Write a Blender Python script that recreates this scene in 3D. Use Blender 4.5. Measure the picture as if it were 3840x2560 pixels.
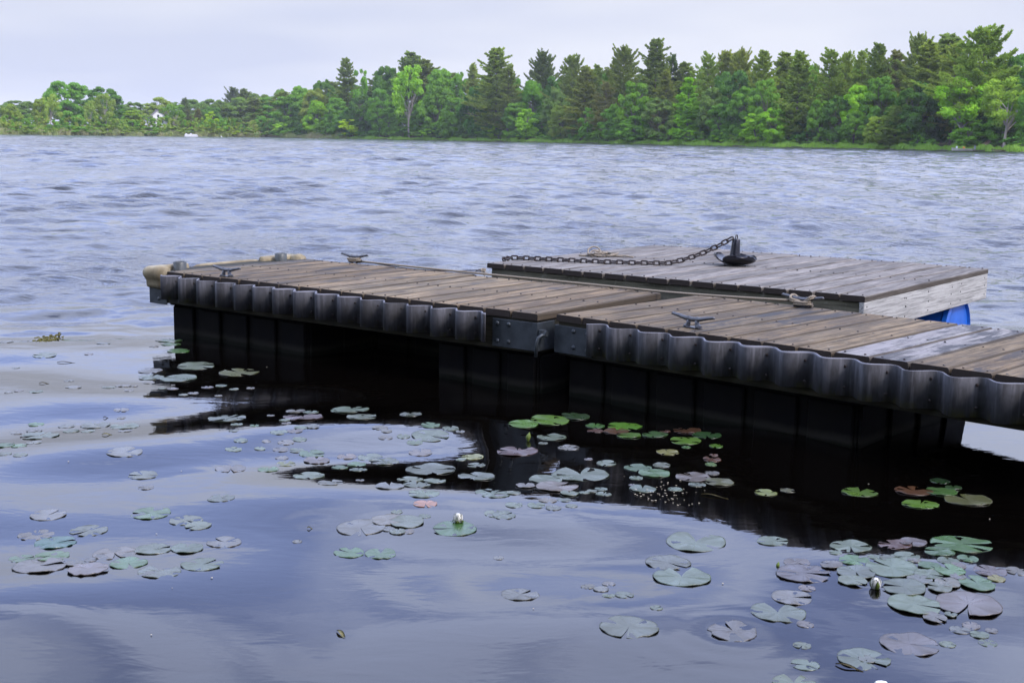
import bpy, bmesh, math, random
import numpy as np
from mathutils import Vector, Matrix
from math import radians as R, sin, cos, pi, atan, atan2, hypot, exp, sqrt

S = bpy.context.scene
for o in list(bpy.data.objects): bpy.data.objects.remove(o)
# ------------------------------------------------------------------ camera
F, CAMH, ROLL = 4811.0, 1.41, math.atan(.0145)
PITCH = math.atan((1280 - (490.5 + .0145 * 1920)) / F)
cam = bpy.data.cameras.new('camera'); camo = bpy.data.objects.new('camera', cam)
S.collection.objects.link(camo); S.camera = camo
cam.sensor_width = 36; cam.lens = 36 * F / 3840; cam.clip_start = .05; cam.clip_end = 20000
camo.location = (0, 0, CAMH)
camo.rotation_euler = (Matrix.Rotation(pi / 2 - PITCH, 4, 'X') @ Matrix.Rotation(ROLL, 4, 'Z')).to_euler()
cam.dof.use_dof = True; cam.dof.focus_distance = 8.0; cam.dof.aperture_fstop = 11

# ------------------------------------------------------------------ sky, sun, exposure
SUN_EL, SUN_AZ = R(46), R(127)      # azimuth from +Y clockwise: to the right of the camera and a little behind
w = bpy.data.worlds.new('World'); S.world = w; w.use_nodes = True
nt = w.node_tree; nt.nodes.clear()
def wn(t, **k):
    n = nt.nodes.new(t)
    for a, v in k.items(): setattr(n, a, v)
    return n
sky = wn('ShaderNodeTexSky', sky_type='NISHITA', sun_disc=False)
sky.sun_elevation = SUN_EL; sky.sun_rotation = SUN_AZ; sky.air_density = 1.0; sky.dust_density = 1.5; sky.ozone_density = 2.5
tc = wn('ShaderNodeTexCoord'); sx = wn('ShaderNodeSeparateXYZ'); nt.links.new(tc.outputs['Generated'], sx.inputs[0])
def wm(op, a, b=None, c=None):
    n = wn('ShaderNodeMath', operation=op)
    for i, v in enumerate((a, b, c)):
        if v is None: continue
        if isinstance(v, (int, float)): n.inputs[i].default_value = v
        else: nt.links.new(v, n.inputs[i])
    return n.outputs[0]
den = wm('ADD', wm('MAXIMUM', sx.outputs[2], 0.0), .12)
cx = wn('ShaderNodeCombineXYZ')
nt.links.new(wm('DIVIDE', sx.outputs[0], den), cx.inputs[0]); nt.links.new(wm('DIVIDE', sx.outputs[1], den), cx.inputs[1])
n1 = wn('ShaderNodeTexNoise'); n1.inputs['Scale'].default_value = 1.5; n1.inputs['Detail'].default_value = 5
n1.inputs['Roughness'].default_value = .5; n1.inputs['Distortion'].default_value = .6
mp = wn('ShaderNodeMapping'); mp.inputs['Scale'].default_value = (.95, 1.5, 1); mp.inputs['Location'].default_value = (3.1, 1.7, 0); mp.inputs['Rotation'].default_value = (0, 0, .5)
nt.links.new(cx.outputs[0], mp.inputs[0]); nt.links.new(mp.outputs[0], n1.inputs['Vector'])
ramp = wn('ShaderNodeValToRGB'); ramp.color_ramp.elements[0].position = .43; ramp.color_ramp.elements[1].position = .545
nt.links.new(n1.outputs[0], ramp.inputs[0])
# towards the horizon the broken cloud closes into pale haze
hz = wn('ShaderNodeMapRange'); hz.inputs[1].default_value = .13; hz.inputs[2].default_value = .34; hz.inputs[3].default_value = 1; hz.inputs[4].default_value = 0
hz.interpolation_type = 'SMOOTHSTEP'
nt.links.new(sx.outputs[2], hz.inputs[0])
mask = wm('MAXIMUM', wm('ADD', wm('MULTIPLY', ramp.outputs[0], .88), .08), hz.outputs[0])
ccol = wn('ShaderNodeMix', data_type='RGBA')
ccol.inputs[6].default_value = (8.25, 8.55, 9.5, 1); ccol.inputs[7].default_value = (6.5, 7.0, 8.7, 1)
n2 = wn('ShaderNodeTexNoise'); n2.inputs['Scale'].default_value = .42; n2.inputs['Detail'].default_value = 3
mp2 = wn('ShaderNodeMapping'); mp2.inputs['Location'].default_value = (5.0, 2.0, 0); nt.links.new(cx.outputs[0], mp2.inputs[0]); nt.links.new(mp2.outputs[0], n2.inputs['Vector'])
r2 = wn('ShaderNodeMapRange'); r2.inputs[1].default_value = .38; r2.inputs[2].default_value = .62
nt.links.new(n2.outputs[0], r2.inputs[0]); nt.links.new(r2.outputs[0], ccol.inputs[0])
gap = wn('ShaderNodeMix', data_type='RGBA'); gap.blend_type = 'MULTIPLY'; gap.inputs[0].default_value = 1
nt.links.new(sky.outputs[0], gap.inputs[6]); gap.inputs[7].default_value = (5.6, 4.6, 5.4, 1)
# the cloud sheet is thinner and brighter higher up
brt = wn('ShaderNodeMapRange'); brt.inputs[1].default_value = .12; brt.inputs[2].default_value = .36; brt.inputs[3].default_value = 1.0; brt.inputs[4].default_value = 3.4
nt.links.new(sx.outputs[2], brt.inputs[0])
hue = wn('ShaderNodeMix', data_type='RGBA'); hue.blend_type = 'MULTIPLY'; hue.inputs[7].default_value = (.84, .90, 1.06, 1)
hmr = wn('ShaderNodeMapRange'); hmr.inputs[1].default_value = .12; hmr.inputs[2].default_value = .30; nt.links.new(sx.outputs[2], hmr.inputs[0]); nt.links.new(hmr.outputs[0], hue.inputs[0]); nt.links.new(ccol.outputs[2], hue.inputs[6])
csc = wn('ShaderNodeVectorMath', operation='SCALE'); nt.links.new(hue.outputs[2], csc.inputs[0]); nt.links.new(brt.outputs[0], csc.inputs['Scale'])
mixc = wn('ShaderNodeMix', data_type='RGBA')
nt.links.new(mask, mixc.inputs[0]); nt.links.new(gap.outputs[2], mixc.inputs[6]); nt.links.new(csc.outputs[0], mixc.inputs[7])
bg = wn('ShaderNodeBackground'); bg.inputs[1].default_value = .1
nt.links.new(mixc.outputs[2], bg.inputs[0]); wo = wn('ShaderNodeOutputWorld'); nt.links.new(bg.outputs[0], wo.inputs[0])

sl = bpy.data.lights.new('sun', 'SUN'); sl.energy = 2.5; sl.angle = R(12); sl.color = (1, .93, .82)
so = bpy.data.objects.new('sun', sl); S.collection.objects.link(so)
so.rotation_euler = Vector((-sin(SUN_AZ) * cos(SUN_EL), -cos(SUN_AZ) * cos(SUN_EL), -sin(SUN_EL))).to_track_quat('-Z', 'Y').to_euler()

S.view_settings.view_transform = 'Standard'; S.view_settings.look = 'None'
S.view_settings.exposure = 0; S.view_settings.gamma = 1; S.view_settings.use_curve_mapping = False
S.render.engine = 'CYCLES'
S.cycles.max_bounces = 6; S.cycles.glossy_bounces = 3; S.cycles.diffuse_bounces = 2; S.cycles.caustics_reflective = False

# ------------------------------------------------------------------ geometry helpers
def ray(x, y):
    X = (x - 1920) / F; Y = (1280 - y) / F; c, s = cos(ROLL), sin(ROLL)
    Xr = c * X - s * Y; Yr = s * X + c * Y
    return Vector((Xr, cos(PITCH) + Yr * sin(PITCH), -sin(PITCH) + Yr * cos(PITCH)))
def on_plane(x, y, z=0.0):
    d = ray(x, y); return Vector((0, 0, CAMH)) + d * ((z - CAMH) / d.z)
def at_dist(x, y, D):
    d = ray(x, y); return Vector((0, 0, CAMH)) + d * (D / d.y)

def tag(o, label=None, cat=None, group=None, kind=None):
    if label: o['label'] = label
    if cat: o['category'] = cat
    if group: o['group'] = group
    if kind: o['kind'] = kind
    return o
def link(o, parent=None):
    S.collection.objects.link(o)
    if parent: o.parent = parent
    return o
def empty(name, loc=(0, 0, 0), rz=0.0):
    o = bpy.data.objects.new(name, None); o.location = loc; o.rotation_euler = (0, 0, rz); o.empty_display_size = .1
    return link(o)
def mesh_np(name, V, Q, smooth=False, mat=None):
    V = np.asarray(V, dtype=np.float32); Q = np.asarray(Q, dtype=np.int32); k = Q.shape[1]
    me = bpy.data.meshes.new(name)
    me.vertices.add(len(V)); me.vertices.foreach_set('co', V.ravel())
    me.loops.add(Q.size); me.loops.foreach_set('vertex_index', Q.ravel())
    me.polygons.add(len(Q)); me.polygons.foreach_set('loop_start', np.arange(0, Q.size, k, dtype=np.int32))
    try: me.polygons.foreach_set('loop_total', np.full(len(Q), k, dtype=np.int32))
    except Exception: pass
    me.polygons.foreach_set('use_smooth', np.full(len(Q), smooth))
    me.update(calc_edges=True)
    if mat: me.materials.append(mat)
    return me
def bm_obj(name, bm, mat, parent=None, loc=(0, 0, 0), rot=(0, 0, 0), smooth=False):
    me = bpy.data.meshes.new(name); bm.to_mesh(me); bm.free()
    if smooth:
        for p in me.polygons: p.use_smooth = True
    me.materials.append(mat)
    o = bpy.data.objects.new(name, me); o.location = loc; o.rotation_euler = rot
    return link(o, parent)
def obj(name, me, parent=None, loc=(0, 0, 0), rot=(0, 0, 0), scale=(1, 1, 1), color=None):
    o = bpy.data.objects.new(name, me); o.location = loc; o.rotation_euler = rot; o.scale = scale
    if color: o.color = (*color, 1)
    return link(o, parent)
def add_box(bm, lo, hi, bev=0.0, seg=1):
    r = bmesh.ops.create_cube(bm, size=1)
    c = [(a + b) / 2 for a, b in zip(lo, hi)]; s = [b - a for a, b in zip(lo, hi)]
    for v in r['verts']: v.co = Vector((v.co.x * s[0] + c[0], v.co.y * s[1] + c[1], v.co.z * s[2] + c[2]))
    if bev:
        ed = list({e for v in r['verts'] for e in v.link_edges})
        bmesh.ops.bevel(bm, geom=ed, offset=bev, segments=seg, affect='EDGES', profile=.6)
def add_cyl(bm, p0, p1, r0, r1=None, n=16, cap=True):
    r1 = r0 if r1 is None else r1
    p0, p1 = Vector(p0), Vector(p1); d = (p1 - p0).normalized()
    a = d.orthogonal().normalized(); b = d.cross(a)
    A = [bm.verts.new(p0 + (a * cos(t) + b * sin(t)) * r0) for t in [2 * pi * i / n for i in range(n)]]
    B = [bm.verts.new(p1 + (a * cos(t) + b * sin(t)) * r1) for t in [2 * pi * i / n for i in range(n)]]
    for i in range(n): bm.faces.new((A[i], A[(i + 1) % n], B[(i + 1) % n], B[i]))
    if cap: bm.faces.new(A[::-1]); bm.faces.new(B)
def add_tube(bm, pts, rad, n=8, closed=False, up=None):
    pts = [Vector(p) for p in pts]; m = len(pts); rings = []
    rr = rad if isinstance(rad, (list, tuple)) else [rad] * m
    prev = None
    for i, p in enumerate(pts):
        if closed: t = (pts[(i + 1) % m] - pts[i - 1]).normalized()
        else: t = (pts[min(i + 1, m - 1)] - pts[max(i - 1, 0)]).normalized()
        if prev is None: a = (up.cross(t).normalized() if up else t.orthogonal().normalized())
        else:
            a = prev - t * prev.dot(t)
            a = a.normalized() if a.length > 1e-6 else t.orthogonal().normalized()
        prev = a; b = t.cross(a)
        rings.append([bm.verts.new(p + (a * cos(2 * pi * k / n) + b * sin(2 * pi * k / n)) * rr[i]) for k in range(n)])
    for i in range(m if closed else m - 1):
        A, B = rings[i], rings[(i + 1) % m]
        for k in range(n): bm.faces.new((A[k], A[(k + 1) % n], B[(k + 1) % n], B[k]))
    if not closed: bm.faces.new(rings[0][::-1]); bm.faces.new(rings[-1])
def add_dome(bm, c, d, r, hgt, n=12):
    c = Vector(c); d = Vector(d).normalized(); a = d.orthogonal().normalized(); b = d.cross(a); prev = None
    for j in range(4):
        t = j / 4 * pi / 2
        ring = [bm.verts.new(c + d * (hgt * sin(t)) + (a * cos(2 * pi * k / n) + b * sin(2 * pi * k / n)) * r * cos(t)) for k in range(n)]
        if prev:
            for k in range(n): bm.faces.new((prev[k], prev[(k + 1) % n], ring[(k + 1) % n], ring[k]))
        prev = ring
    top = bm.verts.new(c + d * hgt)
    for k in range(n): bm.faces.new((prev[k], prev[(k + 1) % n], top))

# ------------------------------------------------------------------ materials
def new_mat(name):
    m = bpy.data.materials.new(name); m.use_nodes = True; t = m.node_tree; t.nodes.clear()
    o = t.nodes.new('ShaderNodeOutputMaterial'); p = t.nodes.new('ShaderNodeBsdfPrincipled'); t.links.new(p.outputs[0], o.inputs[0])
    return m, t, p
class NT:
    def __init__(s, t): s.t = t
    def n(s, ty, **k):
        x = s.t.nodes.new(ty)
        for a, v in k.items(): setattr(x, a, v)
        return x
    def set(s, i, v):
        if isinstance(v, (int, float, tuple)): i.default_value = v
        elif v is not None: s.t.links.new(v, i)
    def math(s, op, a, b=None, c=None, clamp=False):
        x = s.n('ShaderNodeMath', operation=op, use_clamp=clamp)
        for i, v in enumerate((a, b, c)):
            if v is not None: s.set(x.inputs[i], v)
        return x.outputs[0]
    def noise(s, vec, scale, detail=4, rough=.55, dist=0):
        x = s.n('ShaderNodeTexNoise'); s.set(x.inputs['Vector'], vec); s.set(x.inputs['Scale'], scale)
        x.inputs['Detail'].default_value = detail; x.inputs['Roughness'].default_value = rough; x.inputs['Distortion'].default_value = dist
        return x.outputs[0]
    def map(s, vec, scale=(1, 1, 1), loc=(0, 0, 0)):
        x = s.n('ShaderNodeMapping'); s.set(x.inputs[0], vec); s.set(x.inputs['Scale'], scale); s.set(x.inputs['Location'], loc); return x.outputs[0]
    def rng(s, v, a, b, c=0.0, d=1.0, smooth=False):
        x = s.n('ShaderNodeMapRange'); s.set(x.inputs[0], v)
        for i, q in enumerate((a, b, c, d)): s.set(x.inputs[i + 1], q)
        if smooth: x.interpolation_type = 'SMOOTHSTEP'
        return x.outputs[0]
    def mix(s, f, a, b, mode='MIX'):
        x = s.n('ShaderNodeMix', data_type='RGBA'); x.blend_type = mode
        s.set(x.inputs[0], f); s.set(x.inputs[6], a if not isinstance(a, tuple) or len(a) == 4 else (*a, 1)); s.set(x.inputs[7], b if not isinstance(b, tuple) or len(b) == 4 else (*b, 1))
        return x.outputs[2]
    def bump(s, hgt, strength, dist=.01, normal=None):
        x = s.n('ShaderNodeBump'); s.set(x.inputs['Strength'], strength); s.set(x.inputs['Distance'], dist); s.set(x.inputs['Height'], hgt)
        if normal: s.set(x.inputs['Normal'], normal)
        return x.outputs[0]
def obvec(g):
    """object coordinates shifted by the object's own random number, so pieces that share a mesh differ"""
    tc = g.n('ShaderNodeTexCoord'); oi = g.n('ShaderNodeObjectInfo'); v = g.n('ShaderNodeVectorMath', operation='ADD')
    g.set(v.inputs[0], tc.outputs['Object']); cmb = g.n('ShaderNodeCombineXYZ')
    for i, k in enumerate((37., 91., 53.)): g.set(cmb.inputs[i], g.math('MULTIPLY', oi.outputs['Random'], k))
    g.set(v.inputs[1], cmb.outputs[0]); return v.outputs[0], oi

def wood_mat(name, light, dark, stain, mould=(.28, .27, .22), blotch=.55, axis='y', edges=True):
    m, t, p = new_mat(name); g = NT(t); v, oi = obvec(g)
    st = (14, .9, 14) if axis == 'y' else (.9, 14, 14)
    st2 = (60, 2.2, 60) if axis == 'y' else (2.2, 60, 60)
    big = g.noise(g.map(v, (4, 1.1, 4) if axis == 'y' else (1.1, 4, 4)), 1.6, 5, .62, .5)
    grain = g.noise(g.map(v, st), 1.5, 6, .65, .7); fine = g.noise(g.map(v, st2), 1.2, 4, .7)
    col = g.mix(g.rng(grain, .3, .72), light, dark)
    col = g.mix(g.rng(fine, .46, .62, 0, .8), col, tuple(c * .38 for c in dark))
    col = g.mix(g.rng(g.noise(v, 26, 4, .7), .56, .74, 0, .5), col, mould)
    # weather and mildew, stronger on boards with a darker object colour
    col = g.mix(g.math('MULTIPLY', g.rng(big, .46, .60), blotch), col, stain)
    patch = g.noise(g.map(v, (7, 1.6, 7) if axis == 'y' else (1.6, 7, 7)), 1.3, 6, .75, .3)
    amt = g.math('SUBTRACT', .80, oi.outputs['Alpha'])
    col = g.mix(g.math('MULTIPLY', g.rng(g.math('ADD', patch, amt), .56, .66), .85), col, (.035, .038, .043))
    kn = g.n('ShaderNodeTexVoronoi'); g.set(kn.inputs['Vector'], g.map(v, (5, 1.5, 5) if axis == 'y' else (1.5, 5, 5))); kn.inputs['Scale'].default_value = 1.0
    col = g.mix(g.rng(kn.outputs['Distance'], .05, .13, .75, 0), col, (.035, .025, .018))
    col = g.mix(1.0, col, oi.outputs['Color'], 'MULTIPLY')
    if edges and axis == 'y':      # moss and dirt gather along the two long edges
        te = g.n('ShaderNodeTexCoord'); se = g.n('ShaderNodeSeparateXYZ'); g.set(se.inputs[0], te.outputs['Object'])
        ed = g.rng(g.math('ADD', g.math('ABSOLUTE', se.outputs[0]), g.math('MULTIPLY', g.math('SUBTRACT', grain, .5), .014)), .0755, .083)
        col = g.mix(g.math('MULTIPLY', ed, .8), col, (.045, .035, .022))
    if edges and axis == 'y':      # sawn ends: dark end grain, with their shade painted in nearly black
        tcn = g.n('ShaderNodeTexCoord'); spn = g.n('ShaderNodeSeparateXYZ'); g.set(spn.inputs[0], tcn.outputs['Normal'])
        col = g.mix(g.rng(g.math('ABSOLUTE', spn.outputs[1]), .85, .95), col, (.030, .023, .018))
    g.set(p.inputs['Base Color'], col); g.set(p.inputs['Roughness'], g.rng(fine, .3, .7, .72, .92))
    p.inputs['Specular IOR Level'].default_value = .3
    h = g.math('ADD', g.math('MULTIPLY', fine, .6), grain)
    g.set(p.inputs['Normal'], g.bump(h, .55, .004)); return m
M = {}
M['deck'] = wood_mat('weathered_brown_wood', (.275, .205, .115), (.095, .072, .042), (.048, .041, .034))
M['wet'] = wood_mat('wet_dark_joist', (.034, .030, .014), (.018, .016, .008), (.012, .012, .008), (.03, .035, .01), axis='x')
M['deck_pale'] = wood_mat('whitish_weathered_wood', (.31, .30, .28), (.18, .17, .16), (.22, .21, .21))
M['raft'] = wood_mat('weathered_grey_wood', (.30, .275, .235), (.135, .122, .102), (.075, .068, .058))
M['fascia'] = wood_mat('pale_grey_board', (.56, .56, .51), (.46, .46, .42), (.36, .36, .34), blotch=.4, axis='x')
M['skirt'] = wood_mat('green_grey_board', (.16, .15, .10), (.10, .095, .06), (.06, .06, .045), axis='x')

def plain(name, col, rough=.6, metal=0.0, spec=.5, nscale=20, namt=.35, col2=None, bump=0.0, bscale=60, coat=0):
    m, t, p = new_mat(name); g = NT(t); v, oi = obvec(g)
    n = g.noise(v, nscale, 5, .65); c2 = col2 or tuple(c * (1 - namt) for c in col)
    g.set(p.inputs['Base Color'], g.mix(g.rng(n, .35, .65), col, c2))
    g.set(p.inputs['Roughness'], g.rng(n, .3, .7, rough * .85, min(1, rough * 1.15)))
    p.inputs['Metallic'].default_value = metal; p.inputs['Specular IOR Level'].default_value = spec
    if bump: g.set(p.inputs['Normal'], g.bump(g.noise(v, bscale, 4, .6), bump, .003))
    return m
M['galv'] = plain('galvanised_steel', (.045, .056, .064), .5, .35, .5, 14, .4, bump=.15)
M['cleat'] = plain('cast_grey_metal', (.11, .115, .125), .42, .6, .5, 40, .25, bump=.1)
M['float'] = plain('black_plastic_float', (.006, .006, .008), .7, 0, .2, 5, .4, (.012, .011, .009))
def float_mat():
    m, t, p = new_mat('black_plastic_float'); g = NT(t); v, oi = obvec(g); geo = g.n('ShaderNodeNewGeometry'); sp = g.n('ShaderNodeSeparateXYZ'); g.set(sp.inputs[0], geo.outputs['Position'])
    n = g.noise(v, 5, 5, .65); col = g.mix(g.rng(n, .35, .65), (.0018, .0018, .0026), (.004, .0036, .003))
    z = g.math('ADD', sp.outputs[2], g.math('MULTIPLY', g.math('SUBTRACT', g.noise(v, 9, 4, .7), .5), .03))
    col = g.mix(g.math('MULTIPLY', g.rng(z, .075, .045), .7), col, (.020, .019, .015)); col = g.mix(g.rng(z, .035, .020), col, (.004, .005, .003))
    g.set(p.inputs['Base Color'], col); p.inputs['Roughness'].default_value = .65; p.inputs['Specular IOR Level'].default_value = .06
    g.set(p.inputs['Normal'], g.bump(n, .3, .01)); return m
M['float'] = float_mat()
M['cream'] = plain('yellowed_moulded_vinyl', (.30, .255, .155), .6, 0, .3, 6, .3, (.13, .105, .06), bump=.1)
M['rope'] = plain('pale_braided_rope', (.30, .26, .20), .9, 0, .1, 200, .4, bump=.6, bscale=300)
M['darkrope'] = plain('dark_thin_rope', (.06, .06, .07), .9, 0, .1, 200, .4)
M['iron'] = plain('dark_iron', (.020, .017, .016), .55, .4, .5, 60, .4, (.028, .018, .014), bump=.4, bscale=120)
M['anchor'] = plain('black_vinyl_coating', (.012, .013, .020), .3, 0, .5, 12, .3, bump=.05)
M['bluedrum'] = plain('blue_plastic', (.010, .12, .55), .4, 0, .5, 4, .25)
M['bark'] = plain('grey_brown_bark', (.22, .19, .155), .95, 0, .1, 3, .5)
M['paleb'] = plain('pale_bark', (.42, .38, .32), .95, 0, .1, 3, .4)
M['white'] = plain('white_paint', (.75, .76, .76), .4, 0, .5, 3, .08)
M['bluecanvas'] = plain('blue_canvas', (.04, .20, .33), .8, 0, .2, 3, .2)
M['roofg'] = plain('grey_shingle', (.22, .20, .20), .9, 0, .2, 2, .3)
M['glass'] = plain('dark_window_glass', (.03, .035, .045), .1, 0, .6, 2, .1)
M['dirt'] = plain('bare_sandy_earth', (.34, .24, .16), .95, 0, .1, .6, .3)

def rubber_mat():
    m, t, p = new_mat('grey_rubber_bumper'); g = NT(t); v, oi = obvec(g)
    n = g.noise(g.map(v, (1, 1, .35)), 16, 6, .7); n2 = g.noise(g.map(v, (9, 9, .8)), 3, 4, .6)
    tc = g.n('ShaderNodeTexCoord'); sp = g.n('ShaderNodeSeparateXYZ'); g.set(sp.inputs[0], tc.outputs['Object'])
    col = g.mix(g.rng(n, .4, .68), (.052, .054, .062), (.022, .022, .024))
    col = g.mix(g.rng(n2, .50, .66, 0, .75), col, (.115, .117, .13)); col = g.mix(g.rng(g.noise(v, 3.1, 5, .7), .52, .66, 0, .75), col, (.028, .027, .026))
    al = g.math('MULTIPLY', g.rng(sp.outputs[2], -.13, -.18), g.rng(n, .48, .62))
    col = g.mix(al, col, (.085, .085, .02))
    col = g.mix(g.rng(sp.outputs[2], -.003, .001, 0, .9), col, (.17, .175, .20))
    g.set(p.inputs['Base Color'], col); g.set(p.inputs['Roughness'], g.rng(n, .3, .7, .5, .75)); p.inputs['Specular IOR Level'].default_value = .35
    g.set(p.inputs['Normal'], g.bump(n, .4, .005)); return m
M['rubber'] = rubber_mat()

def leaf_mat(name):
    m, t, p = new_mat(name); g = NT(t); oi = g.n('ShaderNodeObjectInfo'); tc = g.n('ShaderNodeTexCoord')
    n = g.noise(tc.outputs['Object'], 9, 3, .6); n2 = g.noise(tc.outputs['Object'], 60, 2, .6)
    col = g.mix(1.0, oi.outputs['Color'], g.mix(g.rng(n, .35, .65), (1.45, 1.25, 1.0), (2.0, 1.68, 1.2)), 'MULTIPLY')
    col = g.mix(1.0, col, g.mix(n2, (.75, .78, .8), (1.25, 1.22, 1.1)), 'MULTIPLY')
    d = g.n('ShaderNodeBsdfDiffuse'); tr = g.n('ShaderNodeBsdfTranslucent'); mx = g.n('ShaderNodeMixShader')
    g.set(d.inputs[0], col); g.set(tr.inputs[0], col); mx.inputs[0].default_value = .45
    g.t.links.new(d.outputs[0], mx.inputs[1]); g.t.links.new(tr.outputs[0], mx.inputs[2])
    out = [x for x in t.nodes if x.type == 'OUTPUT_MATERIAL'][0]; t.nodes.remove(p); t.links.new(mx.outputs[0], out.inputs[0]); return m
M['leaf'] = leaf_mat('foliage')

# ------------------------------------------------------------------ water
rs = np.random.RandomState(11)
WL = []
for i in range(90):      # wind ripples out on the open lake
    lam = 10 ** rs.uniform(math.log10(.13), math.log10(1.7)); th = rs.normal(-1.4, .62)
    WL.append((2 * pi / lam * cos(th), 2 * pi / lam * sin(th), lam, rs.uniform(0, 2 * pi), rs.uniform(.6, 1.3)))
WN = []
for i in range(16):      # slow swell reaching the sheltered water by the dock
    lam = rs.uniform(.75, 1.9); th = rs.normal(-1.5, .38)
    WN.append((2 * pi / lam * cos(th), 2 * pi / lam * sin(th), lam, rs.uniform(0, 2 * pi), rs.uniform(.5, 1.2)))
WF = []
for i in range(24):      # longer waves, seen only far out
    lam = rs.uniform(1.8, 6.5); th = rs.normal(-1.4, .5)
    WF.append((2 * pi / lam * cos(th), 2 * pi / lam * sin(th), lam, rs.uniform(0, 2 * pi), rs.uniform(.6, 1.2)))
RINGS = [on_plane(2740, 2370), on_plane(1180, 1960), on_plane(700, 1800), on_plane(2000, 1900)]
def sstep(x, a, b):
    t = np.clip((x - a) / (b - a), 0, 1); return t * t * (3 - 2 * t)
def wave_h(x, y, spacing=None):
    x = np.asarray(x, float); y = np.asarray(y, float); r = np.hypot(x, y)
    # wind fetch: open water beyond the dock, calmer in its lee
    calm = sstep(y + .25 * np.sin(x * 1.3), 7.6, 12.5)
    gust = .55 + .45 * np.sin(x * .11 + y * .045 + 1.3 * np.sin(y * .06 + x * .03)) * np.sin(y * .17 - x * .05 + 2)
    gust = np.where(r > 12, .55 + gust * .65, .85)
    h = np.zeros_like(x)
    for kx, ky, lam, ph, a in WL:
        s = SLOPE * a * sqrt(2 / 90) * lam / (2 * pi)
        f = 1.0 if spacing is None else sstep(lam / spacing, 1.8, 3.5)
        h += s * f * np.sin(kx * x + ky * y + ph)
    fo = sstep(r, 30, 85)
    for kx, ky, lam, ph, a in WF:
        f = 1.0 if spacing is None else sstep(lam / spacing, 1.8, 3.5)
        h += .13 * a * sqrt(2 / 24) * lam / (2 * pi) * f * fo * np.sin(kx * x + ky * y + ph)
    h *= calm * gust
    g = np.zeros_like(x)
    for kx, ky, lam, ph, a in WN: g += NEAR * a * sqrt(2 / 16) * lam / (2 * pi) * np.sin(kx * x + ky * y + ph)
    h += g * (1 - .5 * sstep(-y, -4.5, -3))
    for c, am, lam in zip(RINGS, (.0005, .0003, .0006, .0005), (.10, .12, .16, .14)):
        d = np.hypot(x - c.x, y - c.y); h += am * np.sin(2 * pi * d / lam) * np.exp(-d / .17)
    return h
SLOPE, NEAR = .27, .050
def water_mat():
    m, t, p = new_mat('lake_water'); g = NT(t); geo = g.n('ShaderNodeNewGeometry'); pos = geo.outputs['Position']
    sp = g.n('ShaderNodeSeparateXYZ'); g.set(sp.inputs[0], pos)
    ln = g.n('ShaderNodeVectorMath', operation='LENGTH'); g.set(ln.inputs[0], pos); d = ln.outputs['Value']
    p.inputs['Base Color'].default_value = (.0012, .0009, .0007, 1); p.inputs['IOR'].default_value = 1.42
    g.set(p.inputs['Roughness'], g.rng(d, 8, 200, .01, .07))
    big = g.noise(g.map(pos, (.045, .14, 1)), 1.0, 4, .6)
    a1 = g.noise(g.map(pos, (1.0, 2.0, 1)), 1.1, 4, .6); a2 = g.noise(g.map(pos, (1, 2.2, 1)), 5.5, 4, .6)
    fade = g.rng(d, 8.5, 16, 0, 1, True); far = g.rng(d, 25, 120, 0, 1)
    strk = g.noise(g.map(pos, (.38, .055, 1)), 1.0, 5, .7)
    st = g.math('MULTIPLY', g.math('MULTIPLY', fade, g.rng(big, .35, .65, .5, 1.1)), g.rng(strk, .38, .62, .25, 1.7))
    hh = g.math('ADD', g.math('MULTIPLY', a2, .030), g.math('MULTIPLY', g.math('MULTIPLY', a1, far), .30))
    n1 = g.bump(hh, st, 1.0)
    a3 = g.noise(g.map(pos, (1.0, 1.8, 1)), 3.2, 3, .5, .8); n0 = g.bump(g.math('ADD', g.math('MULTIPLY', a3, .0012), g.math('MULTIPLY', g.noise(g.map(pos, (1, 2.4, 1)), 13, 3, .5), .00022)), g.rng(d, 4, 7.5, .6, 1.5), 1.0, n1)
    g.set(p.inputs['Normal'], n0); return m
M['water'] = water_mat()
def build_water():
    nr, na = 1500, 520; r0, r1 = 1.7, 760.0
    rr = r0 * (r1 / r0) ** (np.arange(nr) / (nr - 1)); aa = np.linspace(-R(42), R(42), na)
    Rm, Am = np.meshgrid(rr, aa, indexing='ij'); X = Rm * np.sin(Am); Y = Rm * np.cos(Am)
    sp = Rm * .0041
    Z = wave_h(X, Y, sp)
    edge = sstep(Rm, r1 * .85, r1 * .98); Z = Z * (1 - edge)
    V = np.stack([X, Y, Z], -1).reshape(-1, 3)
    i = np.arange(nr - 1)[:, None] * na + np.arange(na - 1)[None, :]
    Q = np.stack([i, i + na, i + na + 1, i + 1], -1).reshape(-1, 4)[:, ::-1]
    tag(obj('lake_water', mesh_np('lake_water', V, Q, True, M['water'])), kind='structure')
    # the rest of the lake, outside the fan of fine ripples, a hand lower
    bm = bmesh.new()
    c = [bm.verts.new(v) for v in ((-2500, -20, -.3), (2500, -20, -.3), (2500, 2500, -.3), (-2500, 2500, -.3))]; bm.faces.new(c)
    tag(bm_obj('outer_lake_water', bm, M['water']), kind='structure')
build_water()
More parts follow.
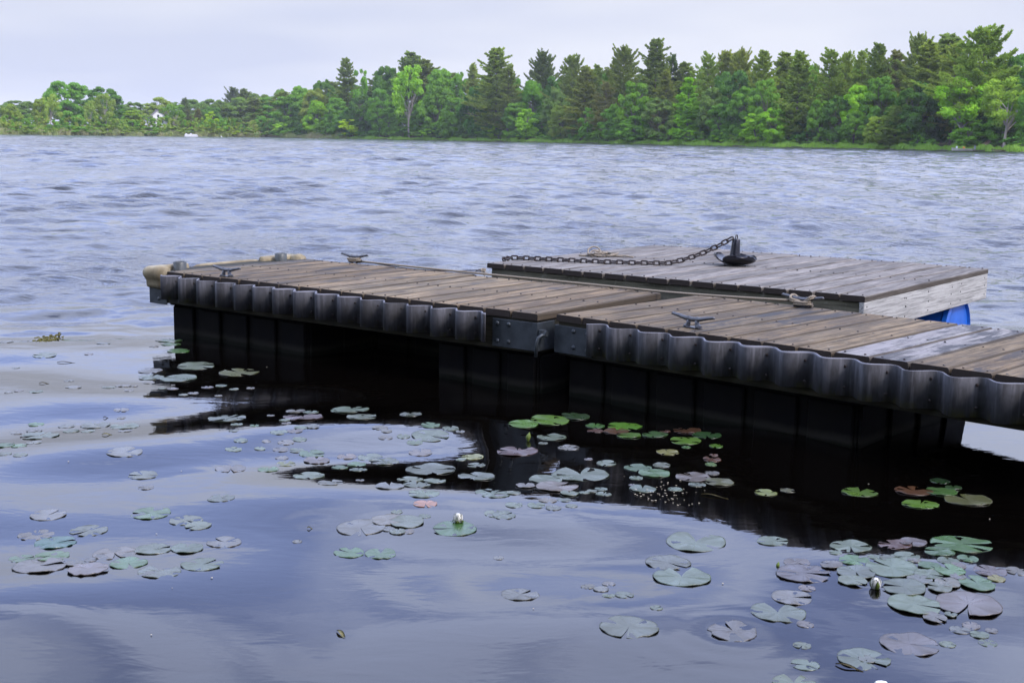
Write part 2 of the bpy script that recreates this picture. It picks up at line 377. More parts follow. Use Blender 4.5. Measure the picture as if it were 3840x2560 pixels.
# ------------------------------------------------------------------ far shore
SH = [(-900, 505, 440), (0, 505, 468), (500, 509.5, 560), (1000, 515, 640), (1500, 524, 560), (1900, 531.6, 0), (2370, 541.5, 0), (2840, 551, 0), (3300, 560, 0), (3840, 572, 0), (4700, 590, 0)]
def hor(x): return 490.5 + .0145 * x
def shore_D(x):
    for (x0, y0, d0), (x1, y1, d1) in zip(SH, SH[1:]):
        if x <= x1 or x1 == SH[-1][0]:
            a = d0 or F * CAMH / (y0 - hor(x0)); b = d1 or F * CAMH / (y1 - hor(x1)); t = (x - x0) / (x1 - x0); return a + (b - a) * t
def shore_pt(x, extra=0.0):
    D = shore_D(x) + extra; d = ray(x, hor(x)); return Vector((D * d.x / d.y, D, 0))
def gz(extra): return -.4 + min(1, max(0, extra + 1) / 2) * .75 + max(0, extra - 1) * .035
# land: a sheet from the waterline back over low rising ground
cols = list(range(-900, 4701, 70)); EX = [-2, -.5, 0, .6, 1.5, 4, 9, 16, 30, 60, 120, 300, 900, 3000]
V, Q = [], []
for j, x in enumerate(cols):
    for e in EX:
        wob = 1.2 * sin(x * .021) + .9 * sin(x * .057 + 1); p = shore_pt(x, e + wob); p.z = gz(min(e, 130)) + (0 if e < 1 else .15 * sin(x * .03 + e)); V.append(p)
m_ = len(EX)
for j in range(len(cols) - 1):
    for k in range(m_ - 1): a = j * m_ + k; Q.append((a, a + m_, a + m_ + 1, a + 1))
def ground_mat():
    m, t, p = new_mat('shore_ground'); g = NT(t); geo = g.n('ShaderNodeNewGeometry'); pos = geo.outputs['Position']
    col = g.mix(g.rng(g.noise(pos, .25, 5, .65), .35, .65), (.05, .075, .022), (.10, .085, .05)); g.set(p.inputs['Base Color'], col); p.inputs['Roughness'].default_value = .95
    p.inputs['Specular IOR Level'].default_value = .1; return m
M['ground'] = ground_mat()
tag(obj('far_shore_ground', mesh_np('far_shore_ground', V, [q[::-1] for q in Q], True, M['ground'])), kind='structure')

rs = np.random.RandomState(3)
def quads(C, A, B):
    """leaf faces: centres C, half axes A and B"""
    V = np.stack([C - A - B, C + A - B, C + A + B, C - A + B], 1).reshape(-1, 3); Q = np.arange(len(V)).reshape(-1, 4); return V, Q
def unit(v): return v / np.maximum(1e-9, np.linalg.norm(v, axis=1, keepdims=True))
def broad_mesh(seed, nb=46, per=300, low=.06, wid=.36, leaf=.014, top=1.0, lobes=5):
    r = np.random.RandomState(seed); C, A, B = [], [], []; blobs = []
    ph = r.uniform(0, 6.3, 4)
    for i in range(nb):
        for _ in range(30):
            t = r.uniform(0, 1) ** .8; z = low + (top - .07 - low) * t; th = r.uniform(0, 2 * pi)
            prof = (sin(pi * min(1, (.16 + .84 * t) ** 1.05 * .93)) ** .6) * wid * (1 + .22 * sin(lobes * th * .5 + ph[0] + 5 * t) + .12 * sin(7 * t + ph[1]))
            rad = prof * (1 - .9 * r.uniform(0, .55) ** 1.6); c = np.array([rad * cos(th), rad * sin(th), z])
            if all(np.linalg.norm(c - b[0]) > .075 for b in blobs): break
        blobs.append((c, r.uniform(.055, .115) * (1.05 - .3 * t)))
    for c, br in blobs:
        n = int(per * (br / .085) ** 2); d = unit(r.normal(size=(n, 3)) + np.array([0, 0, .35])); rad = br * (r.uniform(.45, 1.08, (n, 1)))
        p = c + d * rad * np.array([1.15, 1.15, .72]); nrm = unit(d + r.normal(size=(n, 3)) * .55); a = unit(np.cross(nrm, r.normal(size=(n, 3)))); b = np.cross(nrm, a); s = leaf * r.uniform(.55, 1.25, (n, 1))
        C.append(p); A.append(a * s); B.append(b * s * .75)
    V, Q = quads(np.concatenate(C), np.concatenate(A), np.concatenate(B)); return mesh_np('crown', V, Q, False, M['leaf']), [b[0] for b in blobs]
def trunk_mesh(seed, limbs, h0=.55, r0=.014, mat='bark', lean=.0):
    bm = bmesh.new(); r = random.Random(seed); pts = [(lean * t * .5 + .012 * sin(t * 5), .01 * sin(t * 7), -.02 + h0 * t) for t in [i / 6 for i in range(7)]]
    add_tube(bm, pts, [r0 * (1.35 - t * .8) for t in [i / 6 for i in range(7)]], 7)
    for c in limbs:
        t = r.uniform(.35, .95); s = Vector((lean * t * .5 + .012 * sin(t * 5), .01 * sin(t * 7), -.02 + h0 * t)); c = Vector(c)
        if c.z < s.z: continue
        mid = s.lerp(c, .5) + Vector((0, 0, -.01)); add_tube(bm, [s, mid, c], [r0 * .5, r0 * .32, r0 * .12], 5)
    me = bpy.data.meshes.new('trunk'); bm.to_mesh(me); bm.free(); me.materials.append(M[mat]); return me
def pine_mesh(seed, z0=.12, spread=.26, levels=24, irregular=.3, tips=.3, crownpow=.75, gap=.0, needle=.0155):
    """layered white pine: whorls of flat branches, tufted, ends turned up"""
    r = np.random.RandomState(seed); C, A, B = [], [], []; br = []
    for i in range(levels):
        z = z0 + (.975 - z0) * (i / (levels - 1)) ** .92; t = (z - z0) / (1 - z0)
        base = spread * (min(1, .55 + t * 2.6)) * (1 - t) ** crownpow * (1 + .18 * sin(i * 2.4 + seed)) + .016
        nb = r.randint(6, 11); a0 = r.uniform(0, 6.3)
        for k in range(nb):
            if r.uniform() < gap: continue
            a = a0 + 2 * pi * k / nb + r.normal() * .25; L = base * (1 + irregular * r.normal() * .9); L = max(.02, L); zk = z + r.normal() * .013; rise = (.06 + .42 * t ** 1.5) * L * (1 + .3 * r.normal())
            pts = [np.array([cos(a) * L * s, sin(a) * L * s, zk + rise * s ** 1.6 - .05 * L * sin(pi * s)]) for s in np.linspace(0, 1, 6)]; br.append(pts)
            n = int(16 + 330 * L); s = r.uniform(.25, 1.03, n) ** .8; w_ = .26 * L * np.sin(np.clip(s, 0, 1) * pi * .9 + .15) + .004
            lat = r.uniform(-1, 1, n) * w_; c = np.stack([cos(a) * L * s - sin(a) * lat, sin(a) * L * s + cos(a) * lat, zk + rise * s ** 1.6 - .05 * L * np.sin(pi * s) + r.uniform(-.003, .010, n)], 1)
            for q in range(3):
                d = unit(np.stack([cos(a) * np.ones(n), sin(a) * np.ones(n), np.full(n, tips)], 1) + r.normal(size=(n, 3)) * .55); sd = unit(np.cross(d, r.normal(size=(n, 3))))
                ln = needle * r.uniform(.5, 1.2, (n, 1)); C.append(c + d * ln * .4); A.append(d * ln * .62); B.append(sd * ln * .26)
    n = 60; c = np.stack([r.normal(size=n) * .005, r.normal(size=n) * .005, r.uniform(.95, 1.0, n)], 1); d = unit(r.normal(size=(n, 3)) * .5 + np.array([0, 0, 1.])); sd = unit(np.cross(d, r.normal(size=(n, 3))))
    C.append(c); A.append(d * .012); B.append(sd * .0035)
    V, Q = quads(np.concatenate(C), np.concatenate(A), np.concatenate(B)); me = mesh_np('crown', V, Q, False, M['leaf'])
    bm = bmesh.new(); add_tube(bm, [(0, 0, -.02), (.002, 0, .3), (0, .003, .6), (0, 0, .97)], [.013, .011, .007, .0015], 7)
    for pts in br[::2]: add_tube(bm, [pts[0], pts[2], pts[4]], [.0032, .002, .001], 4)
    tm = bpy.data.meshes.new('trunk'); bm.to_mesh(tm); bm.free(); tm.materials.append(M['bark']); return me, tm
KIND = {}
for k in range(5):
    me, bl = broad_mesh(20 + k, nb=66, per=330, low=.07 + .02 * (k % 2), wid=(.36, .30, .40, .33, .38)[k], lobes=4 + k % 3)
    KIND['broad%d' % k] = (me, trunk_mesh(40 + k, bl[::2]), (.36, .30, .40, .33, .38)[k] * 2.2)
for k in range(2):
    me, bl = broad_mesh(60 + k, nb=34, per=130, low=.34, wid=.34, lobes=6); KIND['tall%d' % k] = (me, trunk_mesh(70 + k, bl[::2], .6, .016, 'paleb', .05), .34 * 2.1)
for k in range(2):
    me, bl = broad_mesh(80 + k, nb=26, per=260, low=.06, wid=.55, leaf=.024, lobes=5); KIND['bush%d' % k] = (me, trunk_mesh(90 + k, bl[::3], .35, .012), 1.2)
me, bl = broad_mesh(95, nb=26, per=120, low=.12, wid=.24, leaf=.019); KIND['slim0'] = (me, trunk_mesh(96, bl[::2], .7, .010), .50)
for k in range(4):
    me, tm = pine_mesh(120 + k, z0=(.14, .08, .20, .12)[k], spread=(.22, .19, .25, .20)[k], levels=(28, 30, 24, 28)[k], crownpow=(.72, .8, .6, .68)[k], irregular=(.26, .22, .42, .32)[k], gap=(.05, .03, .15, .1)[k]); KIND['pine%d' % k] = (me, tm, (.22, .19, .25, .20)[k] * 1.5)
for k in range(2):       # broad, wind-shaped old pines
    me, tm = pine_mesh(140 + k, z0=.22, spread=.36, levels=26, irregular=.34, gap=.12, crownpow=.55, needle=.018, tips=.3); KIND['oldpine%d' % k] = (me, tm, .36 * 1.55)
me, tm = pine_mesh(150, z0=.45, spread=.15, levels=24, irregular=.26, gap=.05, crownpow=.55, tips=.5); KIND['toppine0'] = (me, tm, .26)
me, tm = pine_mesh(155, z0=.04, spread=.24, levels=15, irregular=.25, gap=.0, crownpow=.85, tips=.0, needle=.03); KIND['layer0'] = (me, tm, .46)
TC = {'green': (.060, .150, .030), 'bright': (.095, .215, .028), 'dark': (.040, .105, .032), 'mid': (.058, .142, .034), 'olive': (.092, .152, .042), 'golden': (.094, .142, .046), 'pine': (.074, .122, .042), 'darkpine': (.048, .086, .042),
      'bluish': (.060, .120, .046), 'pale': (.110, .175, .055), 'lime': (.15, .26, .02), 'yellow': (.098, .172, .036), 'brown': (.072, .096, .048)}
tr_ = random.Random(77)
ORD = ['nearest', 'second nearest', 'third nearest', 'fourth nearest', 'fifth nearest', 'sixth nearest', 'seventh nearest', 'eighth nearest', 'ninth nearest', 'tenth nearest']
MARK = [(40, 'the left frame edge'), (255, 'the big round oak'), (395, 'the dark left oak'), (592, 'the white house'), (716, 'the pontoon boat'), (797, 'the vivid lime tree'), (950, 'the bay head'), (1090, 'the wood edge'), (1312, 'the lime yellow tree'), (1535, 'the pale trunked tree'),
        (1858, 'the giant layered pine'), (2032, 'the lone dark pine'), (2195, 'the golden olive pine'), (2375, 'the centre oak'), (2575, 'the vivid layered tree'), (2740, 'the round olive crowns'), (2984, 'the pointed olive pine'), (3100, 'the tiered pine'), (3276, 'the spiky grey pine'), (3440, 'the shaded hollow'), (3612, 'the moored boat'), (3758, 'the dark platform')]
CW = {'green': 'green', 'bright': 'bright green', 'dark': 'dark green', 'mid': 'mid green', 'olive': 'olive', 'golden': 'golden', 'pine': 'dull green', 'bluish': 'bluish green', 'pale': 'pale green', 'yellow': 'yellow green', 'brown': 'brownish', 'lime': 'lime'}
seen_ = {}
SHORT = {'low willow shrub on the marshy left shore': 'willow shrub on the marsh', 'spreading low bush just behind the reeds': 'bush behind the reeds', 'leafy shrub at the foot of the wooded shore': 'shrub on the bank', 'shaded understorey tree between the taller shore trees': 'shaded understorey tree', 'dim thicket between the left shore trees': 'dim thicket'}
def where(base, col, x):
    """label a shrub or a small tree by its colour and the landmark it stands nearest to"""
    d, mx, n = min((abs(x - mx), mx, n) for mx, n in MARK); k = (base, col, 'left' if x < mx else 'right', n); seen_.setdefault(k, []).append(0)
    i = len(seen_[k]); return f"{CW[col]} {base} {k[2]} of {n}" + ('' if i == 1 else f", {['', '', 'second', 'third', 'fourth', 'fifth', 'sixth', 'seventh', 'eighth'][min(i, 8)]} of them")
def tree(kind, x, ytop, wpx, col, label, extra=6.0, group=None, cat='tree', name=None, rz=None, base=None):
    if label in SHORT: label = where(SHORT[label], col, x)
    me, tm, pw = KIND[kind]; p = shore_pt(x, extra); z0 = gz(extra) if base is None else base
    dtop = ray(x, ytop); ztop = CAMH + p.y * dtop.z / dtop.y; H = max(.5, ztop - z0); Wm = wpx / F * p.length
    nm = name or ('pine_tree' if 'pine' in kind else 'shrub' if 'bush' in kind else 'broadleaf_tree')
    r = empty(nm, (p.x, p.y, z0), tr_.uniform(0, 6.28) if rz is None else rz); r.scale = (Wm / pw, Wm / pw, H)
    tag(r, label, cat, group); c = TC[col]; j = tr_.uniform(.88, 1.12); c = (c[0] * 1.8, c[1] * 1.75, c[2] * 1.35); cc = (c[0] * j * tr_.uniform(.93, 1.07), c[1] * j, c[2] * j * tr_.uniform(.9, 1.1))
    obj('crown', me, r, color=cc); obj('trunk', tm, r, color=(1, 1, 1)); return r
# kind x top width colour label extra
T = [
 # left marsh shore
 ('broad2', 40, 385, 70, 'olive', 'yellow green tree at the left edge of the frame', 20), ('broad0', 80, 375, 130, 'bluish', 'bluish low tree mass behind the left edge', 160), ('broad1', 150, 366, 46, 'olive', 'thin pale tree left of the big round oak', 26),
 ('broad0', 255, 298, 152, 'mid', 'big round oak dominating the left shore', 40), ('tall0', 193, 350, 62, 'pale', 'pale leafed tree with bare trunk in front of the big round oak', 18), ('broad2', 392, 321, 134, 'dark', 'dark oak right of the big round oak', 42),
 ('tall1', 397, 345, 80, 'pale', 'pale leafed tree with two trunks in front of the dark oak', 18), ('tall0', 340, 374, 44, 'pale', 'small pale tree between the two left oaks', 22), ('broad3', 505, 379, 80, 'bluish', 'bluish tree far behind between oak and house', 170),
 ('broad1', 497, 410, 66, 'yellow', 'round yellow green tree left of the house', 20), ('broad4', 603, 362, 126, 'pale', 'broad pale tree rising over the house', 75), ('tall1', 655, 386, 96, 'mid', 'mid green tree with pale trunks right of the house', 22),
 ('pine2', 695, 370, 44, 'darkpine', 'dark pine between the house and the brown shrubs', 90), ('pine1', 706, 412, 34, 'brown', 'left of two brownish bare conifers behind the pontoon boat', 30), ('pine1', 745, 408, 40, 'brown', 'right of two brownish bare conifers behind the pontoon boat', 32),
 ('slim0', 796, 412, 44, 'lime', 'small vivid lime green tree right of the pontoon boat', 14), ('broad3', 797, 398, 88, 'dark', 'dark green tree behind the vivid lime tree', 30), ('broad0', 805, 368, 96, 'bluish', 'bluish crown behind the vivid lime tree', 120),
 ('oldpine0', 877, 331, 60, 'darkpine', 'dark pine top left of the long wooded point', 120), ('toppine0', 918, 337, 60, 'pine', 'small pine top beside the dark pine on the left', 120), ('broad4', 900, 362, 130, 'bluish', 'blue green oak below the two small pines', 60),
 ('broad0', 975, 346, 110, 'bluish', 'rounded blue green tree at the back of the bay', 70), ('slim0', 950, 446, 34, 'pale', 'small pale bushy tree on the marsh edge', 8), ('broad2', 1060, 329, 90, 'bluish', 'tall blue green tree before the shore steps forward', 70), ('broad4', 1000, 395, 120, 'mid', 'mid green tree low in the bay', 40),
 # wooded shore, skyline
 ('broad1', 1125, 317, 72, 'green', 'pointed green tree at the foot of the rising skyline', 40), ('broad3', 1212, 290, 86, 'dark', 'dark feathery tree standing above its neighbours left of the first tall pine', 40), ('pine3', 1300, 222, 78, 'pine', 'first tall pine from the left on the wooded shore', 30),
 ('slim0', 1350, 243, 60, 'green', 'wispy forked green tree right of the first tall pine', 28), ('broad0', 1450, 239, 120, 'dark', 'dark rounded crown on the skyline left of the tall barked tree', 30), ('toppine0', 1545, 203, 120, 'pine', 'pine top peeking above the tall barked tree', 46),
 ('tall0', 1535, 240, 128, 'bright', 'tall bright tree with thick pale trunk at the water', 8), ('toppine0', 1597, 231, 95, 'pine', 'lower pine top right of the peeking pine', 44), ('broad1', 1650, 250, 110, 'green', 'green crown between the tall barked tree and the giant pine', 30),
 ('broad2', 1725, 264, 90, 'mid', 'mid green crown left of the giant layered pine', 34), ('pine1', 1772, 238, 70, 'golden', 'olive conifer just left of the giant layered pine', 28), ('pine0', 1858, 182, 140, 'olive', 'giant layered pine above the left raft end', 12),
 ('pine3', 1903, 248, 80, 'pine', 'slender dark trunked pine right of the giant layered pine', 9), ('broad0', 1995, 292, 110, 'green', 'fresh green crown below the lone dark pine', 22), ('oldpine1', 2032, 199, 100, 'darkpine', 'lone dark pine top against the sky left of centre', 46),
 ('oldpine0', 2140, 213, 104, 'pine', 'windswept pine top right of the lone dark pine', 44), ('pine1', 2190, 248, 110, 'golden', 'golden olive pine with drooping layers', 14), ('toppine0', 2236, 250, 70, 'pine', 'small pine tip right of the golden olive pine', 40),
 ('broad1', 2275, 258, 64, 'green', 'green tree tip between golden pine and feathery pine', 40), ('oldpine1', 2330, 182, 118, 'pine', 'feathery round topped pine left of the tallest spire', 40), ('pine2', 2268, 310, 80, 'brown', 'thin brownish half bare pine below the feathery pine', 10),
 ('pine0', 2450, 148, 128, 'pine', 'tallest spire shaped pine near the middle', 28), ('pine3', 2512, 206, 58, 'darkpine', 'small pointed pine right of the tallest spire', 40), ('pine1', 2490, 262, 84, 'golden', 'golden pine in front of the tallest spire', 14), ('toppine0', 2562, 242, 100, 'pine', 'low pine tip right of the golden pine', 44),
 ('pine2', 2645, 205, 92, 'olive', 'olive pine left of the round olive crowns', 24), ('oldpine0', 2715, 198, 110, 'golden', 'round olive crown on the skyline, left one', 36), ('oldpine1', 2770, 193, 100, 'golden', 'round olive crown on the skyline, right one', 38), ('broad0', 2740, 252, 140, 'dark', 'broad dark crown below the round olive crowns', 22),
 ('pine0', 2850, 192, 104, 'olive', 'dense olive pine above the right dock cleat', 26), ('toppine0', 2934, 205, 110, 'olive', 'small round pine top right of the dense olive pine', 46), ('pine1', 2984, 192, 118, 'olive', 'pointed olive pine with its trunk showing halfway', 12),
 ('broad2', 3045, 231, 90, 'green', 'green crown filling the skyline between two olive pines', 44), ('pine2', 3100, 190, 118, 'olive', 'olive brown pine with tiered bare branches', 16), ('oldpine0', 3158, 202, 76, 'olive', 'narrow pine right of the tiered one', 30),
 ('pine3', 3220, 192, 92, 'olive', 'olive pine shoulder to shoulder with the spiky grey pine', 24), ('pine0', 3276, 165, 104, 'pine', 'spiky grey topped pine with bare trunk below', 18), ('toppine0', 3340, 197, 90, 'brown', 'half bare pine top before the tall right group', 40),
 ('oldpine1', 3428, 137, 110, 'pine', 'pine at the left of the tall right group', 34), ('pine1', 3465, 156, 150, 'olive', 'wide olive cone in the tall right group', 20), ('toppine0', 3530, 137, 150, 'pine', 'pine tip in the middle of the tall right group', 40), ('pine2', 3562, 165, 130, 'olive', 'olive pine touching the great spreading pine', 22),
 ('oldpine0', 3665, 108, 205, 'olive', 'great spreading pine, highest tree at the right', 16), ('broad4', 3800, 196, 150, 'dark', 'dark green crown at the right edge of the skyline', 30), ('broad2', 3900, 210, 160, 'dark', 'dark tree cut by the right edge', 20),
 # wooded shore, middle layer and front
 ('broad1', 1090, 352, 116, 'mid', 'mid green tree where the wooded shore begins', 16), ('broad3', 1185, 325, 100, 'olive', 'soft olive green tree below the dark feathery one', 18), ('broad0', 1192, 372, 92, 'bright', 'bright green tree low under the soft olive one', 9), ('slim0', 1312, 442, 66, 'lime', 'small lime yellow tree at the waterline', 3),
 ('broad2', 1355, 346, 92, 'dark', 'dark green tree behind the lime yellow one', 12), ('broad4', 1425, 328, 104, 'mid', 'drooping mid green tree left of the pale trunk', 10), ('broad1', 1262, 362, 80, 'green', 'green tree left of the lime yellow one', 10), ('broad1', 1460, 400, 66, 'mid', 'small hanging tree with its trunk at the water', 4),
 ('broad0', 1645, 312, 124, 'mid', 'mid green tree right of the pale trunk', 12), ('broad3', 1705, 358, 116, 'green', 'rounded green tree left under the giant pine', 7), ('broad2', 1785, 318, 112, 'dark', 'dark tree beside the giant pine trunk', 10), ('broad1', 1930, 380, 90, 'mid', 'dim green tree right of the slender pine', 6),
 ('broad4', 2085, 330, 116, 'bluish', 'grey green crown beneath the windswept pine', 20), ('slim0', 1975, 400, 80, 'bright', 'bright young tree at the bank below the lone pine', 3), ('broad3', 2100, 390, 90, 'olive', 'soft yellow green tree by the bank', 6), ('slim0', 2200, 395, 60, 'green', 'leaning slender tree with a pale stem', 3),
 ('broad4', 2375, 302, 142, 'green', 'large fresh green oak at centre', 11), ('broad2', 2470, 362, 122, 'bluish', 'grey green oak right of the large fresh one', 8), ('layer0', 2575, 296, 116, 'bright', 'vivid layered tree with tiered fronds', 8), ('broad1', 2300, 400, 96, 'mid', 'mid green tree on the bank at the feet of the centre oak', 4),
 ('broad3', 2380, 430, 110, 'green', 'low green tree before the centre oak', 3), ('broad0', 2670, 322, 122, 'bluish', 'blue green crown right of the vivid layered tree', 12), ('broad2', 2795, 318, 132, 'mid', 'mid green crown under the dense olive pine', 12), ('broad1', 2700, 385, 90, 'mid', 'tree at mid height below the blue green crown', 6),
 ('slim0', 2830, 418, 110, 'bright', 'bright green young tree near the water', 4), ('broad4', 2865, 292, 124, 'mid', 'mid green oak left of the pointed olive pine', 14), ('broad3', 2900, 400, 100, 'bright', 'fresh green tree low on the bank', 5), ('broad0', 3070, 368, 84, 'green', 'pale trunked green tree between tiered pine and water', 7),
 ('broad2', 3135, 352, 98, 'dark', 'dark oak in front of the tiered pine', 8), ('broad1', 3212, 312, 104, 'bright', 'bright green oak in front of the spiky pine', 10), ('broad4', 3292, 282, 146, 'mid', 'tall mid green oak below the spiky grey pine', 15), ('broad0', 3200, 412, 92, 'green', 'low leafy tree below the bright oak', 4),
 ('broad3', 3290, 430, 96, 'yellow', 'small yellowish tree on the bank', 4), ('broad2', 3440, 298, 176, 'dark', 'broad dark oak with a shaded hollow beneath', 12), ('pine1', 3352, 396, 96, 'olive', 'young feathery pine on the bank', 4), ('broad4', 3400, 390, 110, 'dark', 'dark shadowed tree above the hollow', 8),
 ('tall1', 3602, 278, 210, 'bright', 'spreading bright oak above the moored boat', 9), ('tall0', 3765, 288, 180, 'yellow', 'yellow green oak at the right above the small jetty', 8), ('broad3', 3860, 330, 110, 'mid', 'green tree cut by the right edge of the frame', 10), ('slim0', 3625, 440, 110, 'green', 'young green tree right behind the moored boat', 5), ('broad1', 3725, 380, 120, 'green', 'green tree in the gap between the two bright oaks', 22),
]
for t in T: tree(t[0], t[1], t[2], t[3], t[4], t[5], t[6], 'trees along the far shore')
# trees that close the wood behind the named ones
SKY_ = [(820, 395), (950, 375), (1050, 360), (1120, 340), (1200, 335), (1300, 300), (1450, 275), (1600, 275), (1750, 285), (1860, 290), (1990, 300), (2100, 275), (2250, 275), (2400, 270), (2560, 275), (2700, 255), (2850, 255), (3000, 255), (3150, 250), (3300, 240), (3450, 220), (3600, 220), (3750, 225), (3900, 230)]
def skyl(x):
    for (a, b), (c, d) in zip(SKY_, SKY_[1:]):
        if x <= c: return b + (d - b) * (x - a) / (c - a)
    return SKY_[-1][1]
kx = 840
while kx < 3920:
    k = tr_.choice(['broad0', 'broad1', 'broad2', 'broad3', 'broad4', 'pine1', 'pine3']); dark = 'pine' in k
    tree(k, kx, skyl(kx) + tr_.uniform(-14, 22), tr_.uniform(95, 130), 'pine' if dark else tr_.choice(['mid', 'dark', 'bluish', 'green']), 'tree of the closed wood behind the named shore trees, mostly hidden', tr_.uniform(45, 75), 'mostly hidden trees closing the wood')
    kx += tr_.uniform(48, 64)
kx = 1080
while kx < 3900:
    tree(tr_.choice(['broad0', 'broad2', 'broad3', 'broad4']), kx, skyl(kx) + tr_.uniform(100, 170), tr_.uniform(85, 120), tr_.choice(['mid', 'dark', 'dark', 'green']), 'shaded understorey tree between the taller shore trees', tr_.uniform(12, 30), 'shaded understorey trees', rz=None)
    kx += tr_.uniform(55, 80)
# distant blue tree line at the far left
kx = -60
while kx < 900:
    tree('bush%d' % tr_.randint(0, 1), kx + 20, 428 + tr_.uniform(-10, 14), tr_.uniform(90, 130), tr_.choice(['mid', 'green', 'bluish']), 'dim thicket between the left shore trees', tr_.uniform(50, 100), 'dim thickets behind the left shore', 'thicket')
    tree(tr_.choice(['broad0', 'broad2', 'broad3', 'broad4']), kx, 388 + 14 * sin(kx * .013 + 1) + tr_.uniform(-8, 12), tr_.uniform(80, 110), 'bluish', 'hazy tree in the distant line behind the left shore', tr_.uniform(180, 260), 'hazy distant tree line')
    kx += tr_.uniform(50, 66)
# shrubs
kx = -40
while kx < 1060:
    b = tr_.uniform(430, 466); col = tr_.choice(['olive', 'green', 'pale', 'yellow', 'green', 'mid'])
    tree(tr_.choice(['bush0', 'bush1']), kx, b, tr_.uniform(46, 88), col, 'low willow shrub on the marshy left shore', tr_.uniform(6, 22), 'willow shrubs on the marsh', 'shrub'); kx += tr_.uniform(15, 26)
kx = 20
while kx < 1060:
    tree(tr_.choice(['bush0', 'bush1']), kx, tr_.uniform(466, 484), tr_.uniform(60, 110), tr_.choice(['olive', 'green', 'yellow']), 'spreading low bush just behind the reeds', tr_.uniform(3, 6), 'low bushes behind the reeds', 'shrub'); kx += tr_.uniform(26, 44)
kx = 1060
while kx < 3470:
    sy = shore_D(kx); yb = hor(kx) + F * CAMH / sy
    tree(tr_.choice(['bush0', 'bush1']), kx, yb - tr_.uniform(28, 75), tr_.uniform(55, 105), tr_.choice(['green', 'mid', 'bright', 'olive', 'green', 'dark']), 'leafy shrub at the foot of the wooded shore', tr_.uniform(4.5, 8), 'shrubs along the wooded shore', 'shrub'); kx += tr_.uniform(26, 44)
for kx, yt, wd, cl in ((3560, 548, 60, 'green'), (3640, 520, 70, 'mid'), (3815, 505, 90, 'dark'), (3850, 530, 70, 'green'), (3480, 515, 70, 'green')):
    tree('bush0', kx, yt, wd, cl, 'leafy shrub at the foot of the wooded shore', 5, 'shrubs along the wooded shore', 'shrub')

# reeds and grass along the waterline
def blades(name, x0, x1, n, hmin, hmax, e0, e1, mat, wid=.05):
    r = np.random.RandomState(len(name) * 7 + 3); xs = r.uniform(x0, x1, n); es = r.uniform(e0, e1, n); V = []
    for x, e in zip(xs, es):
        wob = 1.2 * sin(x * .021) + .9 * sin(x * .057 + 1)
        p = shore_pt(x, e + wob); z = gz(e); hh = r.uniform(hmin, hmax) * (.8 + .25 * sin(x * .06) + .12 * sin(x * .19)); w_ = wid * r.uniform(.6, 1.4); a = r.uniform(0, pi); l = r.normal() * .16 * hh; dx, dy = cos(a) * w_, sin(a) * w_
        V += [(p.x - dx, p.y - dy, z - .1), (p.x + dx, p.y + dy, z - .1), (p.x + dx * .3 + l, p.y + dy * .3, z + hh), (p.x - dx * .3 + l, p.y - dy * .3, z + hh)]
    tag(obj(name, mesh_np(name, V, np.arange(len(V)).reshape(-1, 4), False, mat)), kind='stuff')
def grass_mat(name, a, b, c):
    m, t, p = new_mat(name); g = NT(t); geo = g.n('ShaderNodeNewGeometry'); pos = geo.outputs['Position']; sp = g.n('ShaderNodeSeparateXYZ'); g.set(sp.inputs[0], pos)
    col = g.mix(g.rng(g.noise(pos, .09, 3, .6), .42, .6), a, b); col = g.mix(g.rng(g.noise(pos, 2.2, 2, .6), .45, .7, 0, .7), col, c)
    g.set(p.inputs['Base Color'], col); p.inputs['Roughness'].default_value = .9; p.inputs['Specular IOR Level'].default_value = .1; return m
gm1 = grass_mat('reed_blades', (.27, .34, .10), (.40, .38, .20), (.20, .29, .08)); gm2 = grass_mat('bank_grass', (.24, .44, .05), (.17, .34, .04), (.30, .45, .08))
blades('reed_bed', -80, 1300, 26000, 1.1, 2.4, -.4, 7, gm1, .07)
blades('bank_grass', 1200, 3950, 34000, .45, 1.25, -.3, 4.2, gm2, .07)
# stones along the waterline of the wooded bank
bm = bmesh.new(); r_ = random.Random(9)
for k in range(420):
    x = r_.uniform(1500, 3900); wob = 1.2 * sin(x * .021) + .9 * sin(x * .057 + 1); p = shore_pt(x, -.9 + wob + r_.uniform(-.4, .4)); s = r_.uniform(.10, .34)
    m_ = bmesh.ops.create_icosphere(bm, subdivisions=1, radius=s)
    for v in m_['verts']: v.co = Vector((v.co.x * 1.3, v.co.y, v.co.z * .55)) * r_.uniform(.85, 1.15) + p
tag(bm_obj('shore_stones', bm, plain('dark_wet_stone', (.085, .08, .07), .8, 0, .3, 2, .5)), kind='stuff')

# ------------------------------------------------------------------ house, boats, jetty
def part(root, name, lo, hi, mat, bev=0.0):
    bm = bmesh.new(); add_box(bm, lo, hi, bev); return bm_obj(name, bm, mat, root)
p = shore_pt(592, 62); hs = empty('white_house', (p.x, p.y, gz(62)), .35); tag(hs, 'white gabled house half hidden in the trees on the left shore', 'house')
siding = plain('white_siding', (.70, .69, .66), .7, 0, .2, 1, .1)
W_, D_, H_ = 8.0, 9.0, 6.4
bm = bmesh.new()
v = [bm.verts.new(q) for q in ((-W_ / 2, -D_ / 2, -1), (W_ / 2, -D_ / 2, -1), (W_ / 2, -D_ / 2, H_), (0, -D_ / 2, H_ + 3.4), (-W_ / 2, -D_ / 2, H_), (-W_ / 2, D_ / 2, -1), (W_ / 2, D_ / 2, -1), (W_ / 2, D_ / 2, H_), (0, D_ / 2, H_ + 3.4), (-W_ / 2, D_ / 2, H_))]
